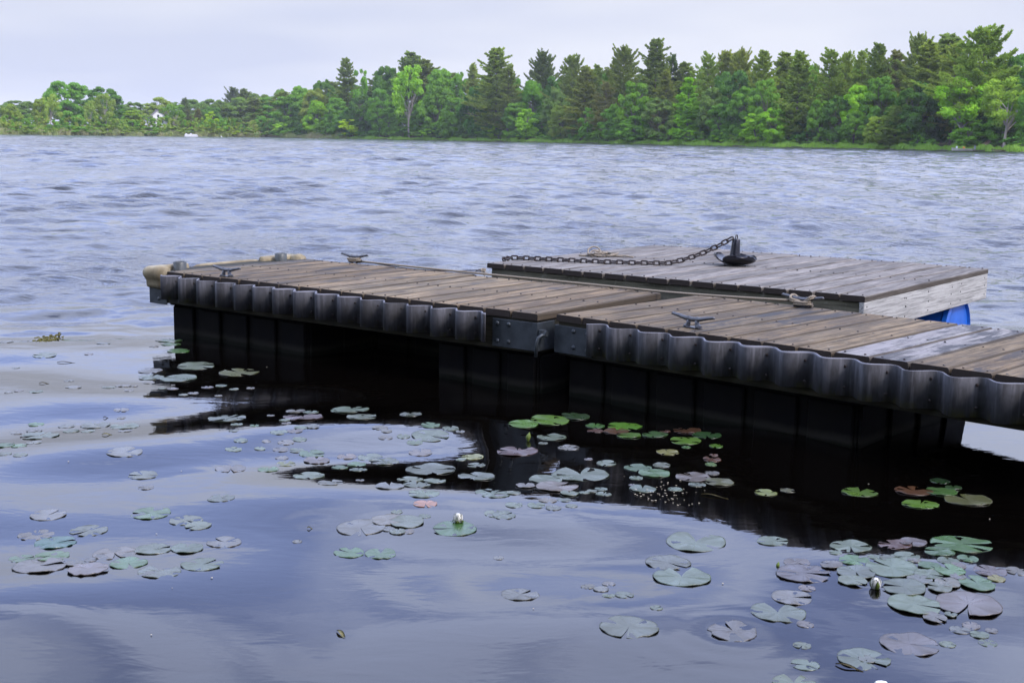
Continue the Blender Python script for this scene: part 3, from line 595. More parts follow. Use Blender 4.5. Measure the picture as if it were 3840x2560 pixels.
bm.faces.new(v[:5]); bm.faces.new(v[5:][::-1]); bm.faces.new((v[0], v[4], v[9], v[5])); bm.faces.new((v[1], v[6], v[7], v[2])); bmesh.ops.recalc_face_normals(bm, faces=bm.faces); wl = bm_obj('wall', bm, siding, hs)
for s in (-1, 1):
    bm = bmesh.new(); a = [(s * (W_ / 2 + .5), -D_ / 2 - .5, H_ - .42), (0, -D_ / 2 - .5, H_ + 3.46), (0, D_ / 2 + .5, H_ + 3.46), (s * (W_ / 2 + .5), D_ / 2 + .5, H_ - .42)]
    lo_ = [bm.verts.new(q) for q in a]; hi_ = [bm.verts.new((q[0], q[1], q[2] + .22)) for q in a]
    bm.faces.new(lo_); bm.faces.new(hi_)
    for k in range(4): bm.faces.new((lo_[k], lo_[(k + 1) % 4], hi_[(k + 1) % 4], hi_[k]))
    bmesh.ops.recalc_face_normals(bm, faces=bm.faces); bm_obj('roof', bm, M['roofg'], hs)
for xx, zz in ((-1.8, 4.2), (1.8, 4.2), (0, 7.0), (-1.8, 1.2), (1.8, 1.2)):
    fr = part(hs, 'window', (xx - .65, -D_ / 2 - .06, zz - .8), (xx + .65, -D_ / 2 - .003, zz + .8), M['white'])
    bm = bmesh.new(); add_box(bm, (xx - .52, -D_ / 2 - .09, zz - .67), (xx + .52, -D_ / 2 - .062, zz + .67)); bm_obj('pane', bm, M['glass'], fr)
part(hs, 'chimney', (1.6, 1.0, H_ + 1), (2.4, 1.8, H_ + 4.6), plain('red_brick', (.30, .13, .09), .9))
# pontoon boat
p = on_plane(716, 509.5); pb = empty('pontoon_boat', (p.x, shore_D(716) - 8, 0), .25); p2 = shore_pt(716, -8); pb.location = (p2.x, p2.y, 0)
tag(pb, 'white pontoon boat with blue canopy lying off the reeds', 'boat')
for s in (-1, 1):
    bm = bmesh.new(); add_tube(bm, [(-2.9, s * .85, .12), (-2.6, s * .85, .1), (2.4, s * .85, .1), (2.9, s * .85, .2), (3.1, s * .85, .32)], [.2, .3, .3, .22, .05], 12); bm_obj('pontoon', bm, M['white'], pb, smooth=True)
part(pb, 'deck', (-2.9, -1.2, .42), (2.9, 1.2, .52), M['white'])
for s in (-1, 1):
    part(pb, 'side_rail', (-2.8, s * 1.17 - .03, .525), (2.7, s * 1.17 + .03, 1.0), M['white'], .01)
part(pb, 'bow_rail', (2.66, -1.1, .525), (2.72, 1.1, 1.0), M['white'], .01)
part(pb, 'console', (-.4, -.9, .525), (.3, -.2, 1.5), M['white'], .05); part(pb, 'bench', (-2.5, -1.0, .525), (-1.7, 1.0, 1.35), M['white'], .06)
bm = bmesh.new(); rows = []
for i in range(7):
    x = -2.2 + 3.4 * i / 6; rows.append([bm.verts.new((x, y, 2.35 + .34 * sin(pi * i / 6) - .10 * (y / 1.15) ** 2)) for y in (-1.15, -.6, 0, .6, 1.15)])
for a, b in zip(rows, rows[1:]):
    for k in range(4): bm.faces.new((a[k], b[k], b[k + 1], a[k + 1]))
bmesh.ops.solidify(bm, geom=bm.faces[:], thickness=.06); bm_obj('canopy', bm, M['bluecanvas'], pb)
for sx_ in (-1.8, .6):
    for s in (-1, 1):
        bm = bmesh.new(); add_cyl(bm, (-.6, s * 1.14, 1.2), (sx_, s * 1.12, 2.3), .03, n=6); bm_obj('canopy_pole', bm, M['galv'], pb)
bm = bmesh.new(); add_box(bm, (-3.2, -.18, .2), (-2.92, .18, 1.0), .04); bm_obj('outboard_motor', bm, M['float'], pb)
# mooring buoy
bm = bmesh.new(); bmesh.ops.create_icosphere(bm, subdivisions=2, radius=.28); p2 = shore_pt(830, -10)
tag(bm_obj('buoy', bm, M['white'], None, (p2.x, p2.y, .12), smooth=True), 'tiny white buoy right of the pontoon boat', 'buoy')
# aluminium boat tied at the right bank
p2 = shore_pt(3612, -1.6); jb = empty('moored_boat', (p2.x, p2.y, 0), -.12); tag(jb, 'small pale boat with seats moored below the right bank', 'boat')
bm = bmesh.new(); rows = []
for i in range(11):
    t = i / 10; x = -1.9 + 3.8 * t; b_ = .72 * (1 - max(0, (.35 - t) / .35) ** 2.2 * .95); sh = .45 + .16 * max(0, (.4 - t) / .4) ** 2
    rows.append([bm.verts.new((x, s * b_, z)) for s, z in ((-1, sh), (-.85, .1), (-.5, -.08), (.5, -.08), (.85, .1), (1, sh))])
for a, b in zip(rows, rows[1:]):
    for k in range(5): bm.faces.new((a[k], b[k], b[k + 1], a[k + 1]))
bm.faces.new(rows[-1]); bmesh.ops.solidify(bm, geom=bm.faces[:], thickness=.04); bm_obj('hull', bm, plain('pale_hull', (.68, .67, .60), .5), jb)
jb.scale = (1.25, 1.25, 1.25)
for xx in (-.9, .2, 1.1): part(jb, 'seat', (xx - .14, -.62, .30), (xx + .14, .62, .36), M['white'], .01)
part(jb, 'seat_back', (-1.1, -.5, .37), (-1.0, -.05, .85), M['white'], .03); part(jb, 'seat_back', (-1.1, .05, .37), (-1.0, .5, .85), M['white'], .03)
part(jb, 'cushion', (.0, -.3, .37), (.3, .3, .78), plain('orange_cushion', (.65, .28, .05), .7), .04); part(jb, 'outboard_motor', (1.9, -.15, .1), (2.15, .15, .95), plain('grey_motor', (.30, .33, .36), .5), .04)
# two small jetties
def jetty(px, e, L, Wd, z, rz, label, mat):
    p2 = shore_pt(px, e); r = empty('small_jetty', (p2.x, p2.y, 0), rz); tag(r, label, 'jetty')
    n = int(L / .3)
    bm0 = bmesh.new(); add_box(bm0, (-.13, -Wd / 2, -.04), (.13, Wd / 2, 0), .006); me = bpy.data.meshes.new('plank'); bm0.to_mesh(me); bm0.free(); me.materials.append(mat)
    for i in range(n): obj('plank', me, r, (-L / 2 + (i + .5) * L / n, 0, z)).color = (1, 1, 1, .85)
    for sx_ in (-.42, .42):
        for s in (-.9, .9):
            bm = bmesh.new(); add_cyl(bm, (sx_ * L, s * Wd / 2 * .9, -1), (sx_ * L, s * Wd / 2 * .9, z + .25), .06, n=8); bm_obj('post', bm, M['skirt'], r)
    part(r, 'beam', (-L / 2, -Wd / 2 + .02, z - .22), (L / 2, -Wd / 2 + .10, z - .045), M['skirt'])
jetty(3672, -1.4, 2.6, 1.3, .35, -.1, 'grey jetty right beside the moored boat', M['raft'])
jetty(3758, -.8, 4.0, 1.6, .50, -.05, 'dark wooden platform over the water at the right bank', M['deck'])
# worn path down the bank, draped a little over the ground
def path_strip():
    V, Q = [], []; n = 12
    for i in range(n + 1):
        t = i / n; x = 3655 + 75 * t + 6 * sin(t * 4); e = .9 + 14 * t
        for s in (-1, 1): p3 = shore_pt(x + s * (15 - 5 * t), e + 2.0); p3.z = gz(e) + .35 + 1.1 * t * 1.6; V.append(p3)
    for i in range(n): a = 2 * i; Q.append((a, a + 1, a + 3, a + 2))
    tag(obj('path', mesh_np('path', V, Q, True, M['dirt'])), kind='structure')
path_strip()

# ------------------------------------------------------------------ the bank the camera stands on
def near_bank():
    V, Q = [], []; xs = np.linspace(-40, 40, 81); ys = [1.75, 1.45, 1.0, .4, -1, -4, -12, -40]; zs = [-.5, -.12, .10, .22, .35, .6, 1.4, 5]
    for x in xs:
        for y, z in zip(ys, zs): V.append((x, y - .25 * (x / 8) ** 2 * .2 + .15 * sin(x * 1.7) + .2 * sin(x * .6), z + .03 * sin(x * 3 + y)))
    m_ = len(ys)
    for j in range(len(xs) - 1):
        for k in range(m_ - 1): a = j * m_ + k; Q.append((a, a + m_, a + m_ + 1, a + 1))
    tag(obj('near_bank', mesh_np('near_bank', V, Q, True, M['ground'])), kind='structure')
near_bank()
for i, (x, y, h_, k, c) in enumerate(((-9, -7, 14, 'broad0', 'mid'), (-3.5, -10, 16, 'broad2', 'dark'), (-7, -14, 17, 'broad3', 'dark'), (-14, -4, 12, 'broad1', 'green'))):
    me, tm, pw = KIND[k]; r = empty('broadleaf_tree', (x, y, .6), i * 1.3); r.scale = (h_ * .95, h_ * .95, h_); tag(r, 'leafy tree on the bank behind the camera', 'tree', 'trees on the bank behind the camera')
    obj('crown', me, r, color=TC[c]); obj('trunk', tm, r)

# ------------------------------------------------------------------ the hazy air over the lake
m = bpy.data.materials.new('haze_air'); m.use_nodes = True; t = m.node_tree; t.nodes.clear()
vo = t.nodes.new('ShaderNodeVolumePrincipled'); mo = t.nodes.new('ShaderNodeOutputMaterial'); t.links.new(vo.outputs[0], mo.inputs['Volume'])
vo.inputs['Color'].default_value = (.86, .90, 1, 1); vo.inputs['Density'].default_value = .0001
bm = bmesh.new(); add_box(bm, (-3500, -60, -2.5), (3500, 3900, 75)); tag(bm_obj('haze', bm, m), kind='stuff')
# ------------------------------------------------------------------ floating dock, two sections and a raft
DZ = .46
rnd = random.Random(5)
def board_meshes(width, length, th, mat, n=4, seed=1):
    out = []
    for k in range(n):
        r2_ = random.Random(seed * 10 + k); bm = bmesh.new()
        ny = 8; W = width / 2
        prof = [(-W, -th), (-W, -.008), (-W + .007, 0), (W - .007, 0), (W, -.008), (W, -th)]
        rings = []
        for j in range(ny + 1):
            y = length * j / ny; wob = r2_.uniform(-.0018, .0018); cup = r2_.uniform(-.001, .001)
            rings.append([bm.verts.new((px + wob, y, pz + (cup if -.02 < pz else 0))) for px, pz in prof])
        for j in range(ny):
            for q in range(6): bm.faces.new((rings[j][q], rings[j + 1][q], rings[j + 1][(q + 1) % 6], rings[j][(q + 1) % 6]))
        bm.faces.new(rings[0]); bm.faces.new(rings[-1][::-1])
        bmesh.ops.recalc_face_normals(bm, faces=bm.faces)
        me = bpy.data.meshes.new('plank'); bm.to_mesh(me); bm.free(); me.materials.append(mat); out.append(me)
    return out
pale_meshes = board_meshes(3.40 / 18 - .012, 1.365 - .014, .038, M['deck_pale'], 4, 77)
def planks(root, n, L, Wd, mat, tints, seed, gap=.012, y0=.014):
    pitch = L / n; ms = board_meshes(pitch - gap, Wd - y0, .038, mat, 4, seed); r_ = random.Random(seed)
    for i in range(n):
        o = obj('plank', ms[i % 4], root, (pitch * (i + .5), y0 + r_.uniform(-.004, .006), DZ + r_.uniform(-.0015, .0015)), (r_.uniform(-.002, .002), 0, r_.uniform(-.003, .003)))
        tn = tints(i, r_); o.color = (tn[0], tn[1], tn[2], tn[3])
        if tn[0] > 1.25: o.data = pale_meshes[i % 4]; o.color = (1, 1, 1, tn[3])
    bm = bmesh.new()
    for i in range(n):
        for yy in (.05, Wd / 2, Wd - .05):
            for sx_ in (-.052, .050): add_cyl(bm, (pitch * (i + .5) + sx_ + r_.uniform(-.006, .006), yy + r_.uniform(-.008, .008), DZ - .004), (pitch * (i + .5) + sx_, yy, DZ + .0022), .0062, n=6)
    tag(bm_obj('nail_heads', bm, M['iron'], root), kind='stuff')
    return pitch
def box_part(name, lo, hi, mat, root, bev=.003):
    bm = bmesh.new(); add_box(bm, lo, hi, bev); return bm_obj(name, bm, mat, root)
def frame(root, L, Wd, mat, h=.185, inset=.02, mid=True, xl=0.0):
    z1 = DZ - .0385; z0 = z1 - h; t = .038; L0 = xl
    box_part('rim_joist', (L0 + inset, inset, z0), (L - inset, inset + t, z1), mat, root)
    box_part('rim_joist', (L0 + inset, Wd - inset - t, z0), (L - inset, Wd - inset, z1), mat, root)
    box_part('end_joist', (L0 + inset, inset + t + .001, z0), (L0 + inset + t, Wd - inset - t - .001, z1), mat, root)
    box_part('end_joist', (L - inset - t, inset + t + .001, z0), (L - inset, Wd - inset - t - .001, z1), mat, root)
    if mid: box_part('centre_joist', (L0 + inset + t + .002, Wd / 2 - t / 2, z0), (L - inset - t - .002, Wd / 2 + t / 2, z1), mat, root)
def float_box(root, x0, x1, y0, y1, endribs=False):
    zt, zb = DZ - .0385 - .187, -.28
    f = box_part('float', (x0 + .02, y0 + .02, zb), (x1 - .02, y1 - .02, zt), M['float'], root, .006)
    n = max(2, round((x1 - x0) / .30)); p = (x1 - x0) / n
    for i in range(n):
        bm = bmesh.new(); add_box(bm, (x0 + p * i + .03, y0, zb), (x0 + p * (i + 1) - .03, y0 + .019, zt - .02), .008)
        bm_obj('float_panel', bm, M['float'], f)
    for e, xe in ((0, x0), (1, x1 - .019)):
        m_ = 4; q = (y1 - y0) / m_
        for i in range(m_):
            bm = bmesh.new(); add_box(bm, (xe, y0 + q * i + .03, zb), (xe + .019, y0 + q * (i + 1) - .03, zt - .02), .008)
            bm_obj('float_panel', bm, M['float'], f)
    bm = bmesh.new(); add_box(bm, (x0, y0, zt - .018), (x1, y1, zt - .002), .004); bm_obj('float_rim', bm, M['float'], f)
def bumper(root, s0, s1, lam, amp, ztop, hgt, y_c, phase=0.0):
    n = int((s1 - s0) / lam * 20); pts = []
    for i in range(n + 1):
        s = s0 + (s1 - s0) * i / n; th = 2 * pi * (s - s0) / lam + phase
        # corrugation leaning over a little, as the heavy rubber strip does
        pts.append((s + .006 * sin(s * 3.1 + lam * 40), y_c + .5 * (amp - amp * (1 - .14 * sin(s * 2.7 + s1) ** 2)) - amp * (1 - .14 * sin(s * 2.7 + s1) ** 2) * sin(th)))
    T = .005; bm = bmesh.new(); rows = []
    for i, (x, y) in enumerate(pts):
        a = pts[max(0, i - 1)]; b = pts[min(n, i + 1)]; d = Vector((b[0] - a[0], b[1] - a[1])).normalized(); nx, ny = -d.y * T, d.x * T
        dz = .004 * sin(s1 * 3 + i * .037) + .0016 * sin(i * .21)
        rows.append([bm.verts.new((x + sx_ * nx, y + sx_ * ny, z + dz)) for sx_, z in ((-1, 0), (-.45, .003), (.45, .003), (1, 0), (1, -hgt - .003 * sin(i * .09 + 1)), (-1, -hgt - .003 * sin(i * .09 + 1)))])
    for i in range(n):
        for q in range(6): bm.faces.new((rows[i][q], rows[i + 1][q], rows[i + 1][(q + 1) % 6], rows[i][(q + 1) % 6]))
    bm.faces.new(rows[0]); bm.faces.new(rows[-1][::-1]); bmesh.ops.recalc_face_normals(bm, faces=bm.faces)
    o = bm_obj('corrugated_bumper', bm, M['rubber'], root, (0, 0, ztop)); 
    for p in o.data.polygons: p.use_smooth = abs(p.normal.z) < .5
    # one screw head in each inward fold
    k = 0; s = s0 + lam * ((pi * .5 * 3 - phase) % (2 * pi)) / (2 * pi)
    bolt = bmesh.new(); add_dome(bolt, (0, 0, 0), (0, -1, 0), .008, .005, 8); me = bpy.data.meshes.new('bolt'); bolt.to_mesh(me); bolt.free(); me.materials.append(M['iron'])
    while s < s1 - .02:
        for dz in (-.035, -hgt + .035):
            b = bpy.data.objects.new('bolt', me); b.location = (s - .02, y_c + amp - .018, dz); link(b, o)
        s += lam
    return o
def bracket(root, name, x0, x1, y, z0, z1, bolts, ret=None, mat=None):
    bm = bmesh.new(); add_box(bm, (x0, y - .007, z0), (x1, y, z1), .0015)
    if ret is not None:      # plate folded round the corner
        e = x1 if ret > 0 else x0
        add_box(bm, (min(e, e - ret * .0069), y + .0005, z0), (max(e, e - ret * .0069), y + .16, z1), .0015)
    o = bm_obj(name, bm, mat or M['galv'], root)
    for bx, bz in bolts:
        b = bmesh.new(); add_dome(b, (bx, y - .0075, bz), (0, -1, 0), .0135, .009, 12); bm_obj('bolt_head', b, M['galv'], o, smooth=True)
    return o

YA = atan2(-1.908, 2.549)
dockA = empty('dock_section', (-2.42, 8.882, 0), YA)
tag(dockA, 'left brown plank dock section with cream bumpers and pipe stubs on its end', 'dock', 'floating dock sections end to end')
LA, WA = 3.19, 1.345
def tintA(i, r):
    k = r.uniform(.72, 1.12); wm_ = r.uniform(-.03, .06)
    a = .79 if i > 6 else .735
    return (k + wm_, k, k - wm_, a + r.uniform(-.03, .05))
planks(dockA, 17, LA, WA, M['deck'], tintA, 3)
frame(dockA, LA, WA, M['wet'], xl=-.21)
box_part('end_ledge', (-.188, .022, DZ - .0384), (-.006, WA - .022, DZ - .006), M['wet'], dockA)
float_box(dockA, -.045, 1.33, .07, WA - .06); float_box(dockA, 1.36, 2.36, .66, WA - .06); float_box(dockA, 2.40, LA - .03, .07, WA - .06)  # middle float is added to darken the open gap, standing in for shade
bumper(dockA, .01, 2.885, .1888, .042, .437, .162, -.029, .3)
bracket(dockA, 'hinge_bracket', 2.875, LA - .004, .0185, .250, .408, [(2.91, .382), (2.99, .382), (2.91, .283), (2.99, .283)], 1)
bracket(dockA, 'corner_bracket', -.194, -.004, .0185, .225, .385, [(-.09, .262)], -1)
# hinge pin: an eye and the bent rod hanging in it
bm = bmesh.new(); add_cyl(bm, (LA + .002, .03, .352), (LA + .05, .03, .352), .016, n=14); add_cyl(bm, (LA + .018, .03, .333), (LA + .018, .03, .371), .021, n=14)
bm_obj('hinge_eye', bm, M['galv'], dockA)
bm = bmesh.new(); add_tube(bm, [(LA + .042, .024, .342), (LA + .036, .000, .346), (LA + .026, -.018, .334), (LA + .018, -.022, .30), (LA + .014, -.022, .226)], .0095, 10)
bm_obj('hinge_pin', bm, M['galv'], dockA, smooth=True)
def moulded_corner(root, flip=1, name='corner_bumper', x=0, y=0):
    """hollow vinyl corner cushion: an arc of rounded profile wrapped round the corner"""
    bm = bmesh.new(); rings = []
    prof = [(-.03, .002), (.020, .014), (.050, .010), (.070, -.008), (.076, -.035), (.066, -.062), (.052, -.085), (.050, -.125), (.030, -.135), (.0, -.12)]
    path = [((.142, .012), (.0, -1)), ((.04, .006), (-.05, -1)), ((.0, -.0), (-.7, -.72)), ((-.004, .04), (-.97, -.25)), ((-.002, .15), (-1, 0)), ((.0, .27), (-1, .06)), ((.006, .30), (-.9, .3))]
    sc = [.62, .8, 1.0, 1.04, .95, .75, .3]
    for ((px, py), d), s in zip(path, sc):
        l = hypot(*d); d = (d[0] / l, d[1] / l)
        rings.append([bm.verts.new((x + px + d[0] * a * s, y + flip * (py + d[1] * a * s), DZ + .012 + b)) for a, b in prof])
    for i in range(len(rings) - 1):
        for q in range(len(prof)): bm.faces.new((rings[i][q], rings[i + 1][q], rings[i + 1][(q + 1) % len(prof)], rings[i][(q + 1) % len(prof)]))
    bm.faces.new(rings[0]); bm.faces.new(rings[-1][::-1]); bmesh.ops.recalc_face_normals(bm, faces=bm.faces)
    bmesh.ops.subdivide_edges(bm, edges=bm.edges, cuts=1, use_grid_fill=True, smooth=.6)
    return bm_obj(name, bm, M['cream'], root, smooth=True)
moulded_corner(dockA, 1, 'corner_bumper', -.150, .02); moulded_corner(dockA, -1, 'corner_bumper', -.150, WA - .02)
def pipe_stub(root, x, y):
    bm = bmesh.new(); n = 24; r0, r1 = .046, .039; z0, z1 = DZ - .05, DZ + .052
    rings = [[bm.verts.new((x + r * cos(2 * pi * k / n), y + r * sin(2 * pi * k / n), z)) for k in range(n)] for r, z in ((r0, z0), (r0, z1 - .002), (r0 - .002, z1), (r1 + .001, z1), (r1, z1 - .002), (r1, z0))]
    for a, b in zip(rings, rings[1:]):
        for k in range(n): bm.faces.new((a[k], a[(k + 1) % n], b[(k + 1) % n], b[k]))
    o = bm_obj('pipe_sleeve', bm, plain('grey_pipe', (.08, .09, .088), .5, .3, .5, 20, .3), root, smooth=False)
    for p in o.data.polygons: p.use_smooth = abs(p.normal.z) < .5
pipe_stub(dockA, -.075, .19); pipe_stub(dockA, -.065, WA - .20)
# straight cushion along the middle of the end
bm = bmesh.new(); rings = []
for y, s in ((.40, .25), (.45, .8), (.55, 1), (.75, 1), (.95, 1), (1.02, .8), (1.07, .3)):
    rings.append([bm.verts.new((-.19 - a * s * .6, y, DZ - .014 + b * s * .7)) for a, b in ((0, .02), (.04, .032), (.075, .016), (.085, -.02), (.06, -.06), (0, -.075))])
for a, b in zip(rings, rings[1:]):
    for q in range(6): bm.faces.new((a[q], b[q], b[(q + 1) % 6], a[(q + 1) % 6]))
bm.faces.new(rings[0]); bm.faces.new(rings[-1][::-1]); bmesh.ops.recalc_face_normals(bm, faces=bm.faces)
bm_obj('end_bumper', bm, M['cream'], dockA, smooth=True)

YB = atan2(-1.77, 1.89)
dockB = empty('dock_section', (.228, 6.987, 0), YB)
tag(dockB, 'right brown plank dock section running out of the frame, with whitish stained planks', 'dock', 'floating dock sections end to end')
LB, WB = 3.40, 1.365
def tintB(i, r):
    k = r.uniform(.66, 1.02); wm_ = r.uniform(0, .05); a = .86
    if i in (4, 5, 6): a = .74
    if i in (9, 10): return (1.32, 1.38, 1.45, .70)
    if i in (12, 14): a = .76
    return (k + wm_, k, k - wm_, a + r.uniform(-.04, .03))
planks(dockB, 18, LB, WB, M['deck'], tintB, 7, .012)
frame(dockB, LB, WB, M['wet'])
float_box(dockB, .03, 1.82, .07, WB - .08)
bumper(dockB, .275, LB, .2065, .041, .440, .168, -.028, 2.4)
bracket(dockB, 'hinge_bracket', -.004, .262, .0185, .248, .400, [(.135, .377), (.232, .370), (.135, .288), (.232, .282)], -1)
bm = bmesh.new(); add_box(bm, (.252, -.012, .255), (.262, .0175, .432), .001); bm_obj('bumper_strip', bm, M['galv'], dockB)

YC = -.648
raft = empty('swim_raft', (-.215, 9.845, 0), YC)
tag(raft, 'grey plank raft with pale end board and blue barrel, carrying the anchor', 'raft')
LC, WC = 3.05, 2.50
def tintC(i, r):
    k = r.uniform(.78, 1.12); return (k, k * 1.0, k * 1.02, .87 + r.uniform(-.04, .03))
planks(raft, 17, LC, WC, M['raft'], tintC, 9, .016)
z1 = DZ - .0385; z0 = z1 - .187
box_part('rim_joist', (.04, .03, z0), (LC - .05, .068, z1), M['skirt'], raft)
box_part('rim_joist', (.04, WC - .07, z0), (LC - .05, WC - .032, z1), M['skirt'], raft)
box_part('end_joist', (.04, .070, z0), (.078, WC - .072, z1), M['skirt'], raft)
fb = box_part('fascia_board', (LC - .046, .012, z0 - .012), (LC - .010, WC - .012, z1 - .002), M['fascia'], raft, .004); fb.color = (1.08, 1.10, 1.08, 1)
# the fascia grain runs along local y, so give that board its own material
mf = wood_mat('pale_grey_fascia', (.44, .44, .41), (.36, .36, .33), (.29, .29, .27), blotch=.35, edges=False); fb.data.materials[0] = mf; fb.color = (1, 1, 1, .92)
nail = bmesh.new(); add_dome(nail, (0, 0, 0), (1, 0, 0), .006, .003, 8); nme = bpy.data.meshes.new('nail_head'); nail.to_mesh(nme); nail.free(); nme.materials.append(M['iron'])
for yy in (.05, .72, .74, 1.17, 1.66, 1.86, 2.42):
    for zz in (z1 - .035, z1 - .095, z0 + .03):
        o = bpy.data.objects.new('nail_head', nme); o.location = (LC - .0095, yy + rnd.uniform(-.01, .01), zz + rnd.uniform(-.006, .006)); link(o, fb)
for yy in (.9, 1.6): box_part('joist', (.08, yy, z0), (LC - .05, yy + .038, z1), M['skirt'], raft)
for yy in (.42, 2.02):
    for xa, xb in ((.12, 1.0), (LC - 1.0, LC - .055)):
        bm = bmesh.new(); n = 28; rr_ = .295; cz = z0 - .245
        segs = [(0, .93), (.012, 1), (.05, 1), (.06, .975), (.26, .965), (.28, .99), (.31, .99), (.33, .965), (.67, .965), (.69, .99), (.72, .99), (.74, .965), (.94, .975), (.95, 1), (.988, 1), (1, .93)]
        rings = [[bm.verts.new((xa + (xb - xa) * t, yy + rr_ * s * cos(2 * pi * k / n), cz + rr_ * s * sin(2 * pi * k / n))) for k in range(n)] for t, s in segs]
        for a, b in zip(rings, rings[1:]):
            for k in range(n): bm.faces.new((a[k], a[(k + 1) % n], b[(k + 1) % n], b[k]))
        c0 = [bm.verts.new((xa + .02, yy + rr_ * .88 * cos(2 * pi * k / n), cz + rr_ * .88 * sin(2 * pi * k / n))) for k in range(n)]
        c1 = [bm.verts.new((xb - .02, yy + rr_ * .88 * cos(2 * pi * k / n), cz + rr_ * .88 * sin(2 * pi * k / n))) for k in range(n)]
        for k in range(n):
            bm.faces.new((rings[0][k], c0[k], c0[(k + 1) % n], rings[0][(k + 1) % n])); bm.faces.new((rings[-1][k], c1[k], c1[(k + 1) % n], rings[-1][(k + 1) % n]))
        bm.faces.new(c0); bm.faces.new(c1); bmesh.ops.recalc_face_normals(bm, faces=bm.faces)
        bm_obj('barrel', bm, M['bluedrum'], raft, smooth=False)

# ------------------------------------------------------------------ cleats, ropes
def make_cleat(loc, rz, label):
    r = empty('dock_cleat', loc, rz); tag(r, label, 'cleat', 'metal cleats screwed to the dock')
    bm = bmesh.new()
    horn = [(-.135, 0, .058), (-.128, 0, .062), (-.09, 0, .056), (-.045, 0, .046), (0, 0, .043), (.045, 0, .046), (.09, 0, .056), (.128, 0, .062), (.135, 0, .058)]
    add_tube(bm, horn, [.005, .0085, .0095, .0115, .0125, .0115, .0095, .0085, .005], 12); bm_obj('horn', bm, M['cleat'], r, smooth=True)
    for s in (-1, 1):
        bm = bmesh.new(); add_tube(bm, [(s * .036, 0, .002), (s * .032, 0, .010), (s * .027, 0, .022), (s * .026, 0, .040)], [.021, .015, .0115, .012], 12); bm_obj('foot', bm, M['cleat'], r, smooth=True)
        bm = bmesh.new(); add_dome(bm, (s * .027, 0, .0555), (0, 0, 1), .008, .004, 10); bm_obj('bolt_head', bm, M['cleat'], r)
    bm = bmesh.new(); add_box(bm, (-.052, -.018, 0), (.052, .018, .005), .002); bm_obj('base_plate', bm, M['cleat'], r)
    return r
cAf = on_plane(850, 1036, DZ + .003); cAb = on_plane(1330, 984, DZ + .003); cBf = on_plane(2597, 1228, DZ + .003); cBb = on_plane(3008, 1150, DZ + .003)
make_cleat(cAf, YA + .03, 'bare grey cleat near the cream corner bumper on the left dock section')
make_cleat(cAb, YA + .03, 'grey cleat with rope looped under it on the far edge of the left section')
make_cleat(cBf, YB - .02, 'bare grey cleat on the near edge of the right dock section')
make_cleat(cBb, YB + .05, 'grey cleat wound with pale rope beside the raft corner')
def wrap(c, rz, n, rad, ph=0.0, fig8=False):
    pts = []; N = 26 * n
    for i in range(N + 1):
        t = 2 * pi * n * i / N + ph
        if fig8: x = .072 * sin(t); y = .034 * sin(2 * t); z = .030 + .038 * abs(sin(t)) + .006 * cos(3 * t) - .020 * (i / N)
        else: x = .056 * cos(t) + .006 * sin(2.3 * t); y = .040 * sin(t); z = .008 + rad * 1.7 * i / N * n
        v = Vector((x * cos(rz) - y * sin(rz), x * sin(rz) + y * cos(rz), z)); pts.append(c + v)
    return pts
bm = bmesh.new()
add_tube(bm, wrap(cAb, YA, 2, .0075), .0075, 8)
add_tube(bm, wrap(cBb, YB, 2, .0075), .0075, 8); add_tube(bm, wrap(cBb, YB + .15, 2, .0075, .4, True), .0072, 8)
a = cAb + Vector((.05, -.03, .012)); b = cBb + Vector((-.07, .03, .034)); pts = []
for i in range(61):
    t = i / 60; p = a.lerp(b, t); lift = .006 + .022 * max(0, (t - .75) / .25) ** 1.5
    p.z = DZ + .009 + lift; side = .02 * sin(pi * t) + .006 * sin(9 * t) 
    pts.append(p + Vector((.55, .75, 0)) * -side)
add_tube(bm, pts, .0072, 8)
tag(bm_obj('mooring_rope', bm, M['rope'], smooth=True), 'pale mooring rope lying along the dock from one cleat to the next', 'rope')
kn = on_plane(1812, 1012, .41)
bm = bmesh.new(); p0 = cAb + Vector((.04, .03, .012))
add_tube(bm, [p0.lerp(kn, i / 20) + Vector((0, 0, -.035 * sin(pi * i / 20))) for i in range(21)], .0042, 6)
tag(bm_obj('thin_line', bm, M['darkrope'], smooth=True), 'thin dark line stretched over the water from the far cleat to the raft', 'rope')
bm = bmesh.new(); r_ = random.Random(3)
for k in range(10):
    q = [kn + Vector((r_.uniform(-.01, .01), 0, .0))]
    for j in range(5): q.append(q[-1] + Vector((r_.uniform(-.022, .014), r_.uniform(-.012, .012), r_.uniform(-.02, .006))))
    add_tube(bm, q, .003, 5)
tube_c = kn
for k in range(2):
    add_tube(bm, [kn + Vector((.016 * cos(t * pi / 5), .012 * sin(t * pi / 5), .008 * sin(t * pi / 5 + k * 1.4))) for t in range(10)], .0062, 6, closed=True)
tag(bm_obj('rope_knot', bm, M['rope'], smooth=True), 'frayed pale rope knot at the left corner of the raft', 'rope')
